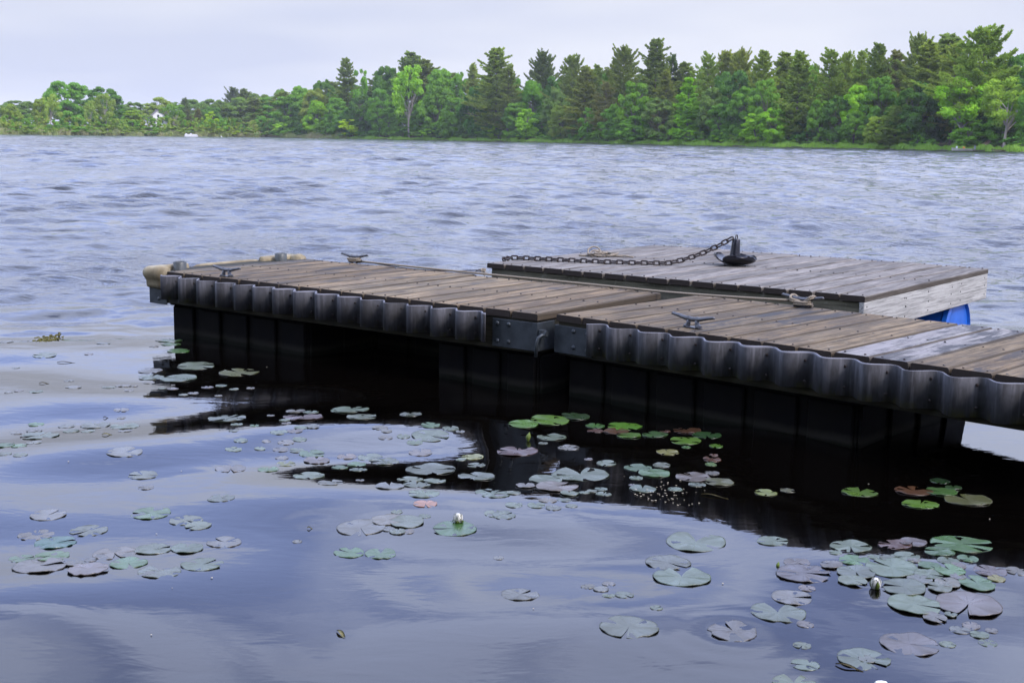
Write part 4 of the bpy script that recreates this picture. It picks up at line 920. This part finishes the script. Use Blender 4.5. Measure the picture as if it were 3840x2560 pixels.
# coil of rope dropped on the raft
bm = bmesh.new(); rc = on_plane(2262, 962, DZ); r_ = random.Random(8); pts = []
def rp(dx, dy, dz): return rc + Vector((dx * cos(.05), dy, dz))
pts = [rp(-.20 + .02 * i, -.01 * (i % 3), .008) for i in range(5)]
for lp in range(5):
    ox, oy, a_, b_ = r_.uniform(-.04, .10), r_.uniform(-.03, .05), r_.uniform(.05, .10), r_.uniform(.05, .13)
    for k in range(14):
        t = 2 * pi * k / 14; pts.append(rp(ox + a_ * cos(t), oy + b_ * sin(t), .010 + .006 * lp + .008 * sin(t * 2 + lp)))
add_tube(bm, pts, .0068, 7)
add_tube(bm, [rp(-.075 + .052 * cos(t), .0 + .05 * sin(t), .038 + .038 * sin(t)) for t in [i * 2 * pi / 18 - 1.2 for i in range(17)]], .0068, 7)
add_tube(bm, [rp(.06 + .03 * i, .02 - .018 * i, .010 + .003 * sin(i * 2)) for i in range(7)], .0068, 7)
add_tube(bm, [rp(-.02 + .028 * i, -.04 + .010 * sin(i), .012) for i in range(9)], .0068, 7)
tag(bm_obj('rope_coil', bm, M['rope'], smooth=True), 'loose coil of pale rope lying on the grey raft behind the chain', 'rope')

# ------------------------------------------------------------------ anchor and chain on the raft
ab = on_plane(2752, 994, DZ); anchor = empty('river_anchor', ab, .25); anchor.rotation_euler = (.03, .05, .75)
tag(anchor, 'black three fluked river anchor standing on the raft with chain at its ring', 'anchor')
bm = bmesh.new(); n = 28
segs = [(.048, .012), (.046, .03), (.043, .05), (.039, .09), (.034, .15), (.031, .198), (.028, .205), (.012, .2065)]
rings = [[bm.verts.new((r * cos(2 * pi * k / n), r * sin(2 * pi * k / n), z)) for k in range(n)] for r, z in segs]
for a, b in zip(rings, rings[1:]):
    for k in range(n): bm.faces.new((a[k], a[(k + 1) % n], b[(k + 1) % n], b[k]))
bm.faces.new(rings[-1]); bm.faces.new(rings[0][::-1]); bm_obj('shank', bm, M['anchor'], anchor, smooth=True)
for j in range(3):
    a0 = radians_ = R(-4 + 120 * j) ; bm = bmesh.new(); NR, NW = 9, 9; top, bot = [], []
    for i in range(NR + 1):
        t = i / NR; r = .018 + .148 * t ** .95; zc = .006 + .062 * t ** 2.0; wdt = .045 + .085 * sin(min(1, t * 1.15) * pi * .62); wdt *= 1 if t < .8 else 1 - ((t - .8) / .2) ** 2 * .45
        ra, rb = [], []
        for k in range(NW + 1):
            s = (k / NW - .5) * 2; cup = .016 * (t ** .6) * s * s; th = .012 * (1 - .55 * t) + .004; th *= (1 - .5 * abs(s) ** 3)
            x = (r - .03 * t * s * s); y = wdt * s
            for lst, dz in ((ra, th), (rb, -th * .3)):
                lst.append(bm.verts.new((x * cos(a0) - y * sin(a0), x * sin(a0) + y * cos(a0), max(.001, zc + cup + dz))))
        top.append(ra); bot.append(rb)
    for i in range(NR):
        for k in range(NW):
            bm.faces.new((top[i][k], top[i + 1][k], top[i + 1][k + 1], top[i][k + 1])); bm.faces.new((bot[i][k], bot[i][k + 1], bot[i + 1][k + 1], bot[i + 1][k]))
        for k in (0, NW): bm.faces.new((top[i][k], bot[i][k], bot[i + 1][k], top[i + 1][k]))
    for k in range(NW):
        for i in (0, NR): bm.faces.new((top[i][k], top[i][k + 1], bot[i][k + 1], bot[i][k]))
    bmesh.ops.recalc_face_normals(bm, faces=bm.faces); bm_obj('fluke', bm, M['anchor'], anchor, smooth=True)
bm = bmesh.new(); add_tube(bm, [(.017 * cos(t), .004 * cos(t), .214 + .021 * sin(t)) for t in [2 * pi * i / 18 for i in range(18)]], .0042, 8, closed=True)
bm_obj('ring', bm, M['iron'], anchor, smooth=True)
ring_w = ab + Vector((-.018, 0, .213))
# path of the chain: along the planks, then hanging up to the ring
path = [on_plane(x, y, DZ + .016) for x, y in ((1886, 973), (1912, 966), (1960, 967), (2040, 971), (2140, 976), (2250, 981), (2350, 984), (2440, 986), (2505, 986))]
e = path[-1]
for t in (.2, .4, .6, .8, 1.0):
    p = e.lerp(ring_w, t); p.z = e.z + (ring_w.z - e.z) * (.42 * t + .58 * t * t); path.append(p)
P_ = [path[0]]; 
for a, b in zip(path, path[1:]):
    m_ = max(1, int((b - a).length / .004))
    for i in range(1, m_ + 1): P_.append(a.lerp(b, i / m_))
cum = [0]
for a, b in zip(P_, P_[1:]): cum.append(cum[-1] + (b - a).length)
nl = 42; step = cum[-1] / nl
def link_mesh():
    bm = bmesh.new(); pts = []; l, wd = step * .5 * .90, .0155
    for k in range(16):
        t = 2 * pi * k / 16; x = wd * cos(t) ; y = wd * sin(t) + (l - wd + .007) * (1 if sin(t) > 0 else -1); pts.append((y, x, 0))
    add_tube(bm, pts, .0064, 7, closed=True); me = bpy.data.meshes.new('chain_link'); bm.to_mesh(me); bm.free(); me.materials.append(M['iron'])
    for p in me.polygons: p.use_smooth = True
    return me
lm = link_mesh(); chain = empty('anchor_chain', path[0]); tag(chain, 'dark rusty chain along the raft planks rising to the anchor ring', 'chain')
def at_s(s):
    i = min(len(cum) - 2, max(0, next((k for k, c in enumerate(cum) if c > s), len(cum)) - 1)); f = (s - cum[i]) / max(1e-9, cum[i + 1] - cum[i]); return P_[i].lerp(P_[i + 1], f)
for i in range(nl):
    c = at_s(step * (i + .5)); d = (at_s(step * (i + .9)) - at_s(step * (i + .1))).normalized(); up = Vector((0, 0, 1)); y = up.cross(d).normalized(); z = d.cross(y)
    roll = (pi / 2 - .25 if i % 2 == 0 else .35) + rnd.uniform(-.12, .12)
    y2 = y * cos(roll) + z * sin(roll); z2 = d.cross(y2)
    m4 = Matrix((d, y2, z2)).transposed().to_4x4(); m4.translation = c - path[0]
    o = bpy.data.objects.new('chain_link', lm); o.matrix_basis = m4; link(o, chain)
# ------------------------------------------------------------------ water lilies
def pad_mat():
    m, t, p = new_mat('lily_pad_leaf'); g = NT(t); tc = g.n('ShaderNodeTexCoord'); oi = g.n('ShaderNodeObjectInfo'); v = tc.outputs['Object']
    sp = g.n('ShaderNodeSeparateXYZ'); g.set(sp.inputs[0], v)
    ang = g.math('ARCTAN2', sp.outputs[1], sp.outputs[0]); rad = g.math('SQRT', g.math('ADD', g.math('MULTIPLY', sp.outputs[0], sp.outputs[0]), g.math('MULTIPLY', sp.outputs[1], sp.outputs[1])))
    vein = g.math('ABSOLUTE', g.math('SINE', g.math('MULTIPLY', ang, 7.0))); vm = g.rng(vein, .0, .10, 1, 0)
    vv, _ = obvec(g)
    n = g.noise(vv, 9, 4, .6); n2 = g.noise(vv, 70, 4, .7)
    col = g.mix(g.rng(n, .35, .68), oi.outputs['Color'], g.mix(1.0, oi.outputs['Color'], (.72, .70, .62), 'MULTIPLY'))
    col = g.mix(g.math('MULTIPLY', vm, .30), col, g.mix(1.0, oi.outputs['Color'], (1.5, 1.5, 1.3), 'MULTIPLY'))
    col = g.mix(g.rng(n2, .66, .74, 0, .8), col, (.10, .06, .025))
    g.set(p.inputs['Base Color'], col); g.set(p.inputs['Roughness'], g.rng(n, .3, .7, .24, .42))
    p.inputs['Specular IOR Level'].default_value = .85
    h = g.math('ADD', g.math('MULTIPLY', vm, -.5), g.noise(vv, 22, 4, .6)); g.set(p.inputs['Normal'], g.bump(h, .45, .004)); return m
M['pad'] = pad_mat()
COL = {'green': (.055, .135, .030), 'bright': (.085, .19, .02), 'dark': (.03, .075, .02), 'sage': (.095, .125, .070), 'grey': (.12, .118, .098), 'purple': (.10, .085, .072),
       'brown': (.085, .035, .015), 'olive': (.095, .095, .035), 'yellow': (.20, .21, .04), 'pink': (.135, .118, .095), 'orange': (.42, .19, .10), 'teal': (.03, .13, .08)}
WORD = {'green': 'green', 'bright': 'bright green', 'dark': 'dark green', 'sage': 'sage green', 'grey': 'greyish', 'purple': 'purplish', 'brown': 'reddish brown', 'olive': 'olive', 'yellow': 'yellow green', 'pink': 'pinkish grey', 'orange': 'orange', 'teal': 'bluish green'}
DIRS = {'r': 0, 'ur': 45, 'u': 90, 'ul': 135, 'l': 180, 'dl': 225, 'd': 270, 'dr': 315}
# x, y, width in photograph pixels (floating on the water plane), colour, notch direction, ruffle
PADS = """25 1286 55 grey r 1;387 1292 50 grey l;168 1335 90 sage l 1;332 1331 35 grey l;134 1584 58 green l;147 1630 140 sage l 1;64 1615 50 grey u;128 1607 60 grey u 1;72 1673 58 green r;128 1661 55 grey d;17 1669 75 green r;19 1705 50 sage u;76 1710 55 sage u;455 1537 54 grey d;455 1562 32 grey u;470 1616 52 grey r;268 1611 60 sage r 1;250 1590 60 grey r;330 1613 52 sage l;357 1588 110 sage u 1;468 1594 110 sage l 1;468 1703 130 grey ur 1;865 1752 112 pink d;563 1387 90 grey l;565 1409 95 sage l 1;670 1413 135 sage ul;736 1373 143 sage r;895 1396 145 olive ul;636 1280 90 green u;640 1297 75 green l;670 1321 85 green r;578 1306 35 grey u;597 1280 30 grey l;463 1443 60 grey r 1;408 1452 48 sage u 1;504 1444 26 purple u;483 1467 36 grey u;648 1456 42 grey l;608 1454 30 sage u;778 1450 45 grey u;829 1444 45 sage l;878 1458 36 sage r;940 1455 34 grey r;687 1481 36 sage l;725 1474 42 grey u;818 1482 30 grey l;557 1428 45 grey u;852 1567 143 sage ur 1;888 1598 45 sage ul;954 1605 34 green u;876 1625 38 sage l;903 1658 55 sage r 1;876 1686 60 sage ur 1;974 1681 40 sage u;536 1775 110 sage l 1;136 1475 50 sage u;70 1471 34 grey u;32 1477 30 grey r;259 1424 36 grey d;276 1454 60 grey r;548 1820 60 grey l;60 1371 28 grey u
829 1868 100 sage u 1;181 1927 135 grey ur;566 1920 150 green l 1;697 1947 120 sage dr 1;742 1967 98 sage dl;136 2000 130 purple u 1;208 2029 150 teal r 1;333 1984 135 sage dl 1;430 2072 158 pink d 1;575 2056 135 sage r 1;702 2054 120 sage u;840 2029 130 pink ul 1;482 2113 140 green d;598 2147 158 sage u 1;759 2117 155 sage ur;82 2092 95 green r 1;195 2083 130 green l 1;150 2126 190 grey r 1;276 2117 65 grey u;331 2142 150 pink r 1;340 2099 48 grey r
1311 1533 145 sage ur;1356 1572 115 sage r;1541 1563 84 sage dr;1614 1602 74 green ul;1690 1611 64 sage u;1726 1620 34 grey u;1615 1633 147 sage dr;1555 1653 59 sage u;1513 1636 52 sage u 1;1445 1640 52 grey d;1425 1613 58 grey dl;1450 1622 42 grey r;1577 1683 90 grey u;1137 1569 152 brown u 1;1108 1535 72 grey r;1166 1541 60 sage u;1015 1556 30 grey u;1068 1583 42 sage l;1074 1597 36 grey u;1046 1630 64 sage dr;1106 1625 58 pink u;1128 1614 50 sage l;1173 1611 55 grey r 1;1124 1650 54 sage r;1072 1660 60 grey ul 1;999 1658 34 grey r;1053 1681 58 grey ul;1112 1682 56 sage l;975 1681 40 sage u;1171 1691 95 green r 1;1057 1707 50 grey u;1187 1713 100 purple u 1;1006 1753 80 green u;1073 1728 75 yellow r 1;1300 1697 72 pink u;1388 1698 95 sage r;1441 1713 110 sage l 1;1338 1724 72 green r;1274 1739 62 green ul;1343 1749 66 sage ul 1;1160 1782 125 sage r;1615 1748 198 sage r;1789 1783 140 sage dl 1;1785 1733 72 sage l 1;1771 1702 85 yellow l;1729 1710 40 sage r;1350 1806 32 grey u;1539 1800 98 sage dl;1629 1807 85 sage l;1562 1827 102 sage u;1461 1834 110 grey u;1240 1816 95 grey r 1;1588 1867 115 sage l;1595 1905 88 orange d;1849 1861 135 sage ur 1;1352 1981 178 grey d;1454 1957 120 pink r;1526 1965 130 sage l;1488 1931 44 sage u;1593 1946 46 sage u;1457 1987 48 grey u;1530 1995 48 pink u;1490 1996 60 sage u;1704 1986 163 green l;1856 1939 80 sage u 1;1309 2067 115 green ul 1;1427 2070 118 green u;1115 2027 36 grey r;1870 2080 40 grey u
2062 1576 152 bright l;2158 1561 110 dark l;1962 1592 115 bright l;2069 1637 108 sage ul;2037 1659 36 sage u;2232 1594 75 green u;2341 1596 138 bright l;2232 1614 60 brown l;2312 1616 100 brown u;2358 1636 92 bright l;2455 1634 100 green ul;2493 1621 40 brown u;2575 1620 110 brown l;2649 1643 112 dark d;2569 1661 120 bright l;2573 1684 34 green u;2504 1701 84 yellow dr;2685 1681 52 bright d;2669 1723 70 brown l;2676 1710 34 brown u;2666 1740 46 bright r;2133 1679 84 grey r;2207 1723 33 grey r;2274 1738 78 sage r;1939 1687 150 brown u 1;2176 1776 210 sage u;2047 1796 130 sage r;2087 1827 160 pink ur;1970 1825 75 grey u;2394 1755 104 green r;2454 1773 115 green ul;2482 1745 68 sage r;2386 1790 53 sage ul;2372 1816 30 grey u;2410 1831 102 sage u;2600 1785 130 purple ul;2696 1802 110 olive l;2671 1770 54 grey l;2614 1813 64 sage dr;2531 1831 56 sage l;2135 1856 70 sage u;2191 1849 42 sage u;2263 1854 60 sage u;2254 1834 50 sage l;2220 1843 40 sage r;1926 1858 55 sage r;2054 1886 68 pink u;2116 1883 52 sage r;1927 1907 68 sage r;2011 1907 70 sage r;2075 1915 60 sage u 1;2142 1906 46 sage l 1;1890 1943 90 sage ur 1;2609 2028 226 sage u;2505 2101 170 sage dr;2556 2158 225 sage u;1950 2226 141 grey ur;2358 2358 218 sage d;2205 2194 54 grey d;2254 2206 62 grey r;2283 2183 50 grey d;2282 2233 48 sage u;2341 2231 72 sage dr;2462 2284 50 sage ur;2747 2371 186 purple ul 1
2898 2030 118 sage r;3189 2059 158 sage d;3132 2082 50 sage l;3353 2055 130 brown l;3421 2046 110 purple d;3605 2055 225 green r;3521 2086 115 green l;3202 2113 115 green dr;3278 2103 50 sage l;3395 2104 110 sage dl;3335 2110 72 sage dr;3428 2119 50 grey dl;3342 2144 198 sage ul;3209 2159 145 sage d;3196 2188 105 sage dr;3554 2121 80 sage dr;3582 2140 75 grey ul;3627 2113 80 green dl;2988 2115 95 purple dr;3116 2130 84 purple l;3012 2157 200 purple r 1;3481 2170 105 sage r;3560 2158 115 green ul;3448 2188 92 grey u;3591 2179 60 grey l;3552 2199 95 grey ul;3523 2214 92 sage l;3483 2141 80 green dr;3711 2157 120 purple ul;3736 2183 65 yellow ul;3662 2201 135 green ul;3388 2212 165 sage l;3813 2157 85 grey d;3026 2210 64 purple dr;2970 2243 155 grey r;2917 2300 202 sage u;3019 2342 65 grey dr;3428 2270 190 sage r;3631 2269 235 purple d;3505 2314 90 grey dr;3565 2303 45 sage u;3642 2338 70 grey u;3600 2354 76 grey r;3673 2371 70 sage l;3720 2355 48 grey r;3704 2400 72 sage u 1;3412 2409 225 purple r;3554 2407 62 sage r;3238 2468 200 sage dr;3251 2469 68 grey d;3008 2420 66 sage d;3019 2491 105 sage l 1;2977 2559 160 sage u
2871 1840 88 yellow l;2955 1830 58 olive l;3224 1832 135 bright u;3426 1824 140 brown ul;3530 1828 120 green l;3525 1788 72 dark d;3576 1813 60 dark u;3452 1881 135 bright u;3631 1865 172 olive ul""".replace('\n', ';')
LAND = [(1718, 1942, 'the white lily flower'), (3283, 2185, 'the white lily bud'), (2176, 1776, 'the heart shaped pad'), (2609, 2028, 'the wide notched pad'), (620, 1270, 'the left dock float'),
        (2075, 1500, 'the dock hinge'), (1615, 1748, 'the wide rippled pad'), (1980, 1640, 'the green flower bud'), (1595, 1905, 'the orange sunken pad'), (2747, 2371, 'the ringed pad'),
        (1278, 2378, 'the floating willow leaf'), (3605, 2055, 'the glossy pad'), (3149, 1711, 'the right dock float'), (3180, 2510, 'the drifting reed stalk'), (3412, 2409, 'the large purplish pad'),
        (0, 1640, 'the left frame edge'), (430, 2072, 'the folded pinkish pad'), (2871, 1840, 'the lone yellow pad'), (3840, 2160, 'the right frame edge'), (1240, 1816, 'the dark streak'), (165, 1240, 'the drifting weed'), (1137, 1569, 'the brown pad'), (3452, 1881, 'the shadowed bright pad')]
def side(dx, dy):
    a = math.degrees(atan2(-dy * 2.2, dx)) % 360
    return ['right of', 'behind and right of', 'behind', 'behind and left of', 'left of', 'in front and left of', 'in front of', 'in front and right of'][int(((a + 22.5) % 360) // 45)]
padlist = []
for s in PADS.split(';'):
    f = s.split(); padlist.append((float(f[0]), float(f[1]), float(f[2]), f[3], f[4], float(f[5]) if len(f) > 5 else 0))
labs = []
for x, y, wd, c, nd, ru in padlist:
    # measured by their true size on the water
    sz = wd / 4811 * on_plane(x, y).length
    word = 'tiny' if sz < .065 else 'small' if sz < .115 else 'medium' if sz < .19 else 'large'
    best = sorted(((hypot(x - lx, (y - ly) * 2.2), lx, ly, n) for lx, ly, n in LAND if hypot(x - lx, (y - ly) * 2.2) > 25))[0]
    labs.append([f"{word} {'ruffled ' if ru else ''}{WORD[c]} lily pad", side(x - best[1], y - best[2]) + ' ' + best[3], best[0]])
ORD = ['nearest', 'second nearest', 'third nearest', 'fourth nearest', 'fifth nearest', 'sixth nearest', 'seventh nearest', 'eighth nearest', 'ninth nearest', 'tenth nearest']
groups = {}
for i, (a, b, d) in enumerate(labs): groups.setdefault((a, b), []).append((d, i))
final = {}
for (a, b), L in groups.items():
    L.sort()
    for k, (d, i) in enumerate(L): final[i] = f'{a} {b}' if len(L) == 1 else f'{a} {b}, {ORD[min(k, 9)]}'
occupied = []
def make_pad(i, x, y, wd, c, nd, ru):
    r_ = random.Random(100 + i); ctr = on_plane(x, y); dist = ctr.length
    rad = wd / 2 / F * (ctr.y * cos(PITCH) + CAMH * sin(PITCH)); d = Vector((ctr.x, ctr.y)).normalized()
    na = R(DIRS[nd]) + atan2(d.y, d.x) - pi / 2 + r_.uniform(-.2, .2)
    half = r_.uniform(.10, .26) if wd > 70 else r_.uniform(.08, .22)
    if (nd == 'u' and c == 'sage' and wd > 150): half = .42
    n = 36; el = r_.uniform(.92, 1.06); ea = r_.uniform(0, pi); ph = [r_.uniform(0, 6.3) for _ in range(4)]
    lvl = 0
    for ox, oy, orad, ol in occupied:
        if hypot(ctr.x - ox, ctr.y - oy) < rad + orad: lvl = max(lvl, ol + 1)
    occupied.append((ctr.x, ctr.y, rad, lvl))
    zoff = .0003 + .0011 * min(lvl, 4)
    verts = [(0, 0)]; rings = [.28, .55, .8, .95, 1.0]; V = []; 
    bite = r_.random() < .3; bt = r_.uniform(0, 2 * pi)
    for q in rings:
        for k in range(n + 1):
            t = k / n; th = na + half * (1 - .55 * (1 - q)) + (2 * pi - 2 * half * (1 - .55 * (1 - q))) * t
            rr = rad * q * (1 + .018 * sin(3 * th + ph[0]) + .012 * sin(7 * th + ph[1]) + (.012 if ru else .005) * sin(19 * th + ph[2]))
            rr *= 1 + .03 * cos(2 * (th - ea))
            if t < .04 or t > .96: rr *= .97 if q == 1 else 1
            if bite and q > .9 and abs(((th - bt + pi) % (2 * pi)) - pi) < .16: rr *= .88
            V.append((rr * cos(th), rr * sin(th)))
    allp = [(.012 * rad * cos(na + pi), .012 * rad * sin(na + pi))] + V
    X = np.array([p[0] for p in allp]); Y = np.array([p[1] for p in allp]); Z = wave_h(X + ctr.x, Y + ctr.y)
    zc = float(Z[0]); TH = np.arctan2(Y, X); RR = np.hypot(X, Y) / rad
    wv = .0022 * RR * np.sin(3 * TH + ph[3]) + .0012 * RR * np.sin(8 * TH + ph[1])
    if ru: wv = wv * 2.2 + .0045 * np.sin(X / rad * 5 + ph[0]) * np.cos(Y / rad * 4 + ph[2]) + .003 * RR * np.sin(11 * TH)
    wv = np.maximum(wv - .35 * wv.min(), -.0006)
    rim = np.where(RR > .93, .0008 + .0012 * np.sin(5 * TH + ph[2]) * min(1, rad * 12), 0)
    drown = -.0012 if ru and wd > 60 else 0
    if c in ('brown', 'olive') or (x, y) == (2747, 2371): drown = -.0002 - .0014 * np.cos(TH - ph[0]) * RR
    Z = Z - zc + np.minimum(wv, rad * .05) + rim + drown
    bm = bmesh.new(); vs = [bm.verts.new((X[k], Y[k], Z[k])) for k in range(len(allp))]; m_ = n + 1
    for k in range(n): bm.faces.new((vs[0], vs[1 + k], vs[2 + k]))
    for q in range(len(rings) - 1):
        for k in range(n): a = 1 + q * m_ + k; b = a + m_; bm.faces.new((vs[a], vs[b], vs[b + 1], vs[a + 1]))
    # a thin turned down edge gives the leaf its thickness
    lo = [bm.verts.new((X[1 + 4 * m_ + k] * .985, Y[1 + 4 * m_ + k] * .985, Z[1 + 4 * m_ + k] - .0028)) for k in range(m_)]
    for k in range(n): a = 1 + 4 * m_ + k; bm.faces.new((vs[a], lo[k], lo[k + 1], vs[a + 1]))
    for f in bm.faces: f.smooth = True
    me = bpy.data.meshes.new('lily_pad'); bm.to_mesh(me); bm.free(); me.materials.append(M['pad'])
    base = COL[c]; j = [r_.uniform(.85, 1.18) for _ in range(3)]; m0 = r_.uniform(.50, .78)
    o = obj('lily_pad', me, None, (ctr.x, ctr.y, zc + zoff), color=tuple(b * (.5 + .5 * q) * m0 for b, q in zip(base, j)))
    tag(o, final[i], 'lily pad', 'water lily pads floating in front of the dock'); return ctr, zc
for i, pdef in enumerate(padlist): make_pad(i, *pdef)

M['petal'] = plain('white_petal', (.82, .82, .74), .5, 0, .3, 20, .06)
M['sepal'] = plain('green_sepal', (.14, .20, .04), .5, 0, .3, 20, .3)
M['litter'] = plain('floating_leaf', (.32, .30, .14), .6, 0, .3, 60, .3)
M['reedstalk'] = plain('brown_green_stalk', (.15, .13, .06), .6, 0, .3, 40, .4)
def flower(px, py, hpx, label, openness, sepals, z0=.0, name='water_lily_flower'):
    c = on_plane(px, py, z0); hh = hpx / F * c.length; r = empty(name, c, random.Random(px).uniform(0, 1)); tag(r, label, 'flower')
    def petal(nm, a, mat, L, wdt, op, tip, parent=r):
        bm = bmesh.new(); rows = []
        for i in range(7):
            t = i / 6; w_ = wdt * (sin(pi * min(1, .18 + .82 * t) ** .9) ** .8 if t < 1 else .04); out = op * sin(pi * (.12 + .62 * t)) ; zz = L * t
            row = []
            for s in (-1, -.5, 0, .5, 1):
                an = a + s * w_ / max(.3 * L, out + .2 * L) ; rr = out * (1 - .08 * s * s)
                row.append(bm.verts.new((rr * cos(an), rr * sin(an), zz)))
            rows.append(row)
        for i in range(6):
            for k in range(4): bm.faces.new((rows[i][k], rows[i][k + 1], rows[i + 1][k + 1], rows[i + 1][k]))
        bmesh.ops.solidify(bm, geom=bm.faces[:], thickness=.0012)
        bm_obj(nm, bm, mat, parent, smooth=True)
    for k in range(5): petal('petal', 2 * pi * k / 5 + .3, M['petal'], hh * .99, hh * .30, hh * .30 * openness, 0)
    for k in range(7): petal('petal', 2 * pi * k / 7, M['petal'], hh * .95, hh * .28, hh * .42 * openness, 0)
    bm = bmesh.new(); n = 14; prev = None
    for t, q in ((.05, .16), (.2, .30), (.42, .37), (.62, .35), (.8, .26), (.92, .14), (.97, .05)):
        ring = [bm.verts.new((.84 * q * hh * (1 + .05 * cos(5 * a)) * cos(a), q * hh * (1 + .05 * cos(5 * a)) * sin(a), hh * t)) for a in [2 * pi * j / n for j in range(n)]]
        if prev:
            for j in range(n): bm.faces.new((prev[j], prev[(j + 1) % n], ring[(j + 1) % n], ring[j]))
        prev = ring
    bm.faces.new(prev); bm_obj('inner_petals', bm, M['petal'], r, smooth=True)
    for k in range(sepals): petal('sepal', 2 * pi * k / sepals + 4.2, M['sepal'], hh * (.82 if sepals < 4 else .42), hh * .26, hh * .50 * openness, 0)
    bm = bmesh.new(); add_cyl(bm, (0, 0, -.03), (0, 0, hh * .12), hh * .12, hh * .24, 10); bm_obj('stem', bm, M['sepal'], r)
flower(1718, 1962, 42, 'round white water lily standing behind its notched green pad', 1.12, 5, .006)
flower(3283, 2212, 50, 'white water lily bud with green sepals among the crowded pads', .95, 3, .0)
def bud(px, py, hpx, label):
    c = on_plane(px, py, 0); hh = hpx / F * c.length; r = empty('lily_bud', c); tag(r, label, 'flower bud'); bm = bmesh.new(); prev = None; n = 12
    for t, q in ((0, .2), (.2, .30), (.45, .32), (.7, .2), (.9, .07), (1, .01)):
        ring = [bm.verts.new((q * hh * cos(2 * pi * k / n) + .18 * hh * t * t, q * hh * sin(2 * pi * k / n), hh * t)) for k in range(n)]
        if prev:
            for k in range(n): bm.faces.new((prev[k], prev[(k + 1) % n], ring[(k + 1) % n], ring[k]))
        prev = ring
    bm.faces.new(prev); bm_obj('bud', bm, M['sepal'], r, smooth=True)
    bm = bmesh.new(); add_cyl(bm, (0, 0, -.04), (0, 0, hh * .1), hh * .1, hh * .18, 8); bm_obj('stem', bm, M['sepal'], r)
bud(1980, 1648, 30, 'small pointed green lily bud in front of the dock float')
bud(2916, 2125, 22, 'tiny dark bud beside the ruffled purplish pad')
def floating_leaf(px, py, Lpx, ang, label, wr=.22, mat='litter', cat='leaf', name='floating_leaf'):
    c = on_plane(px, py, 0); c.z = float(wave_h(c.x, c.y)) + .005; L = Lpx / F * c.length; bm = bmesh.new(); rows = []
    for i in range(9):
        t = i / 8; w_ = L * wr * sin(pi * (.06 + .9 * t)) ** .8 * .5
        rows.append([bm.verts.new(((t - .5) * L, s * w_ + .03 * L * sin(t * 3), .003 * (1 - abs(s)) * -1 + .004 * sin(t * 5))) for s in (-1, 0, 1)])
    for a, b in zip(rows, rows[1:]):
        for k in range(2): bm.faces.new((a[k], b[k], b[k + 1], a[k + 1]))
    bmesh.ops.solidify(bm, geom=bm.faces[:], thickness=.001)
    o = bm_obj(name, bm, M[mat], None, c, (0, 0, ang), True); tag(o, label, cat)
floating_leaf(1278, 2378, 82, -1.05, 'narrow yellowish willow leaf floating alone on the open water')
floating_leaf(1162, 1982, 22, .1, 'short brown leaf scrap floating left of the grouped pads', .4)
floating_leaf(402, 1635, 36, .3, 'small curled olive leaf floating left of the dock reflection', .55)
floating_leaf(3185, 2502, 110, -.6, 'green brown reed blade drifting in front of the pads', .16, 'reedstalk', 'reed')
floating_leaf(2680, 1858, 110, -.5, 'long brown sunken reed blade under the dock', .10, 'reedstalk', 'reed')
floating_leaf(248, 1357, 66, -.05, 'dark stick floating left of the dock', .10, 'reedstalk', 'stick', 'floating_stick')
floating_leaf(165, 1439, 34, .1, 'dark curled leaf floating at the left', .3, 'reedstalk')
floating_leaf(396, 1562, 18, .4, 'tiny dark leaf sticking up near the left pads', .6, 'reedstalk')
# drifting weed clump, far left
bm = bmesh.new(); c = on_plane(165, 1275, 0); r_ = random.Random(4)
for k in range(60):
    p = c + Vector((r_.gauss(0, .04), r_.gauss(0, .09), 0)); q = [p + Vector((r_.uniform(-.02, .02), r_.uniform(-.02, .02), r_.uniform(-.004, .008))) for _ in range(4)]
    add_tube(bm, q, .004, 4)
tag(bm_obj('floating_weed', bm, plain('lake_weed', (.14, .13, .03), .7, 0, .3, 60, .5)), kind='stuff')
# white foam scrap at the lower edge and specks of seed fluff
bm = bmesh.new(); c = on_plane(3305, 2562, .004); n = 16
V_ = [bm.verts.new((.018 * cos(2 * pi * k / n) * (1 + .1 * sin(k * 2.1)), .011 * sin(2 * pi * k / n), 0)) for k in range(n)]; T_ = [bm.verts.new((v.co.x * .8, v.co.y * .8, .005)) for v in V_]
for k in range(n): bm.faces.new((V_[k], V_[(k + 1) % n], T_[(k + 1) % n], T_[k]))
bm.faces.new(T_); tag(bm_obj('fallen_petal', bm, M['petal'], None, c), 'pale fallen petal floating at the bottom edge of the photo', 'petal')
bm = bmesh.new(); r_ = random.Random(21)
for k in range(80):
    if k < 62: x, y = r_.gauss(2470, 70), r_.gauss(1855, 24)
    else: x, y = r_.uniform(0, 3840), r_.uniform(1330, 2540)
    c = on_plane(x, y, 0); c.z = float(wave_h(c.x, c.y)) + .003; s = r_.uniform(.0012, .003)
    m_ = bmesh.ops.create_icosphere(bm, subdivisions=1, radius=s)
    for v in m_['verts']: v.co = Vector((v.co.x * r_.uniform(1, 2), v.co.y, v.co.z * .5)) + c
tag(bm_obj('seed_fluff', bm, plain('seed_specks', (.55, .50, .38), .8, 0, .2, 30, .4)), kind='stuff')
